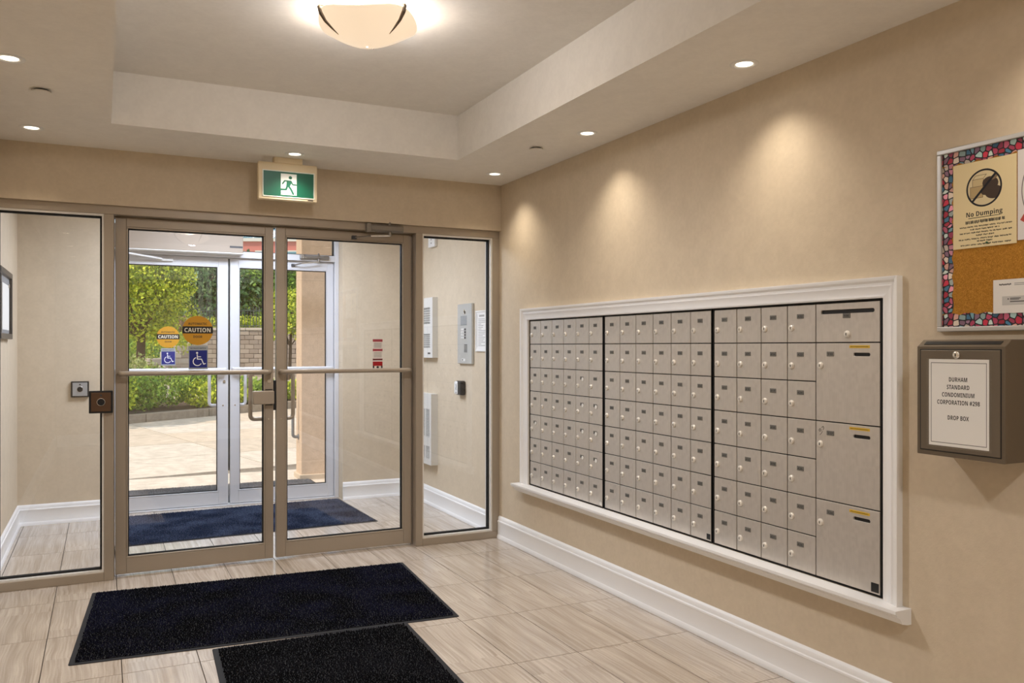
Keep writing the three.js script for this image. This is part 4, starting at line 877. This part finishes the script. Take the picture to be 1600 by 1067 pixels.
{ // block retaining wall at 40 m with coping, each block its own piece
  const p0 = at(296, 500, 40), p1 = at(500, 500, 40), d = p1.clone().sub(p0); d.y = 0; const L = d.length(), ang = Math.atan2(-d.z, d.x);
  const t = thing('retaining_wall', 'grey split-face block retaining wall under the iron fence', 'retaining wall', { pos: [p0.x, -0.06, p0.z], turn: ang, kind: 'structure' });
  mesh('wall_core', span(0, L, 0, 2.2, -0.5, -0.06), std(0x6b6360, 0.95), t);
  const mats = [0xb3a79e, 0xa99c93, 0xbaaea4, 0xa2968e].map((c) => std(c, 0.95, 0, { bumpMap: rep(plasterBump, 1), bumpScale: 0.01 })), r = rng(44), gs = [0, 1, 2].map((k) => span(-0.215, 0.215, 0, 0.205, -0.08, 0.02 + k * 0.012, 0.02));
  for (let j = 0; j < 10; j++) for (let x = (j % 2) * 0.22; x < L - 0.2; x += 0.44) { const b = mesh('block', gs[Math.floor(r() * 3)], mats[Math.floor(r() * 4)], t); b.position.set(x + 0.22, j * 0.22, 0); }
  for (let x = 0; x < L - 0.4; x += 0.9) { const b = mesh('coping_stone', span(0.005, 0.89, 0, 0.13, -0.55, 0.08, 0.02), std(0xcfc6bc, 0.9), t); b.position.set(x, 2.2, 0); }
  const f = thing('iron_fence', 'black iron picket fence on top of the retaining wall', 'fence', { pos: [p0.x, 2.27, p0.z], turn: ang });
  const im = std(0x4a5856, 0.6, 0.2), f0 = 0.2, rail = span(f0, L, -0.02, 0.02, -0.26, -0.22);
  for (const y of [0.1, 0.82]) { const q = mesh('rail', rail, im, f); q.position.y = y; }
  const pk = join(rod([0, 0.0, -0.24], [0, 0.95, -0.24], 0.016, 6), rod([0, 0.95, -0.24], [0, 1.03, -0.24], 0.02, 6, 0.002)), post = join(span(-0.04, 0.04, 0, 1.08, -0.28, -0.2), span(-0.055, 0.055, 1.08, 1.11, -0.295, -0.185));
  for (let x = f0 + 0.12, i = 1; x < L; x += 0.14, i++) { const q = mesh(i % 14 ? 'picket' : 'post', i % 14 ? pk : post, im, f); q.position.x = x; }
  const q = mesh('post', post, im, f); q.position.x = f0;
}
{ // stepped stone wall with steps, left of the retaining wall
  const t = thing('stone_steps', 'stepped grey stone wall descending beside the shrubs', 'steps');
  const mats = [0xb9aea4, 0xa79b92, 0xc8beb4].map((c) => std(c, 0.95)), r = rng(51);
  for (let k = 0; k < 5; k++) for (let j = 0; j <= k + 1; j++) {
    const p = at(222 + k * 21, 540, 33 + k * 0.6), b = mesh('stone', span(-0.34, 0.34, 0, 0.25, -0.35, 0.35, 0.03), mats[Math.floor(r() * 3)], t);
    b.position.set(p.x + (j % 2) * 0.06, 0.0 + j * 0.255 - 0.06 + 0.2, p.z); b.rotation.y = 0.15;
  }
  for (let k = 0; k < 4; k++) { const p = at(206 + k * 10, 540, 31.5 + k * 0.3), b = mesh('step', span(-0.5, 0.5, 0, 0.16, -0.3, 0.3, 0.02), mats[2], t); b.position.set(p.x, -0.06 + k * 0.17, p.z); }
  const q = at(250, 540, 33); rebase(t, q.x, -0.06, q.z);
  const gr = thing('grass_strip', 'green grass strip across the road', 'grass', { kind: 'stuff' });
  const a = at(345, 560, 32); mesh('turf', span(0, 22, -0.06, 0.0, -1.2, 0), std(0x8fa04a, 1), gr); gr.position.set(a.x, 0, a.z); gr.rotation.y = -YAW + 0.05;
}
{ // red brick apartment house far behind the trees
  const p = at(410, 500, 88), t = thing('brick_building', 'red brick apartment house with glass top floor above the trees', 'building', { pos: [p.x, 0, p.z], turn: -YAW });
  const red = std(0xdd8a82, 0.9), wm = std(0xe8e6e2, 0.8), gl = std(0x6f9fb0, 0.15, 0.2);
  mesh('brick_wall', span(-14, 14, 0, 12.4, -8, 0), red, t);
  mesh('white_band', span(-14.2, 14.2, 12.4, 12.75, -8.2, 0.2), wm, t);
  mesh('glass_storey', span(-13.6, 13.6, 12.75, 14.4, -7.6, -0.2), gl, t);
  mesh('roof_slab', span(-14.3, 14.3, 14.4, 14.8, -8.3, 0.3), wm, t);
  mesh('lower_band', span(-14.1, 14.1, 9.4, 10.3, -8.1, 0.1), std(0xb8b8ae, 0.9), t);
  for (let k = 0; k < 9; k++) { const w = mesh('window', span(-0.75, 0.75, 0, 1.1, 0, 0.08), wm, t); w.position.set(-12.4 + k * 3.1, 10.35, 0); const q = mesh('pane', span(-0.6, 0.6, 0.15, 0.95, 0.08, 0.1), gl, w); }
  for (let k = 0; k < 14; k++) { const q = mesh('mullion', span(-0.06, 0.06, 12.75, 14.4, -0.25, -0.1), wm, t); q.position.x = -13 + k * 2; }
}

renderer.render(scene, camera);
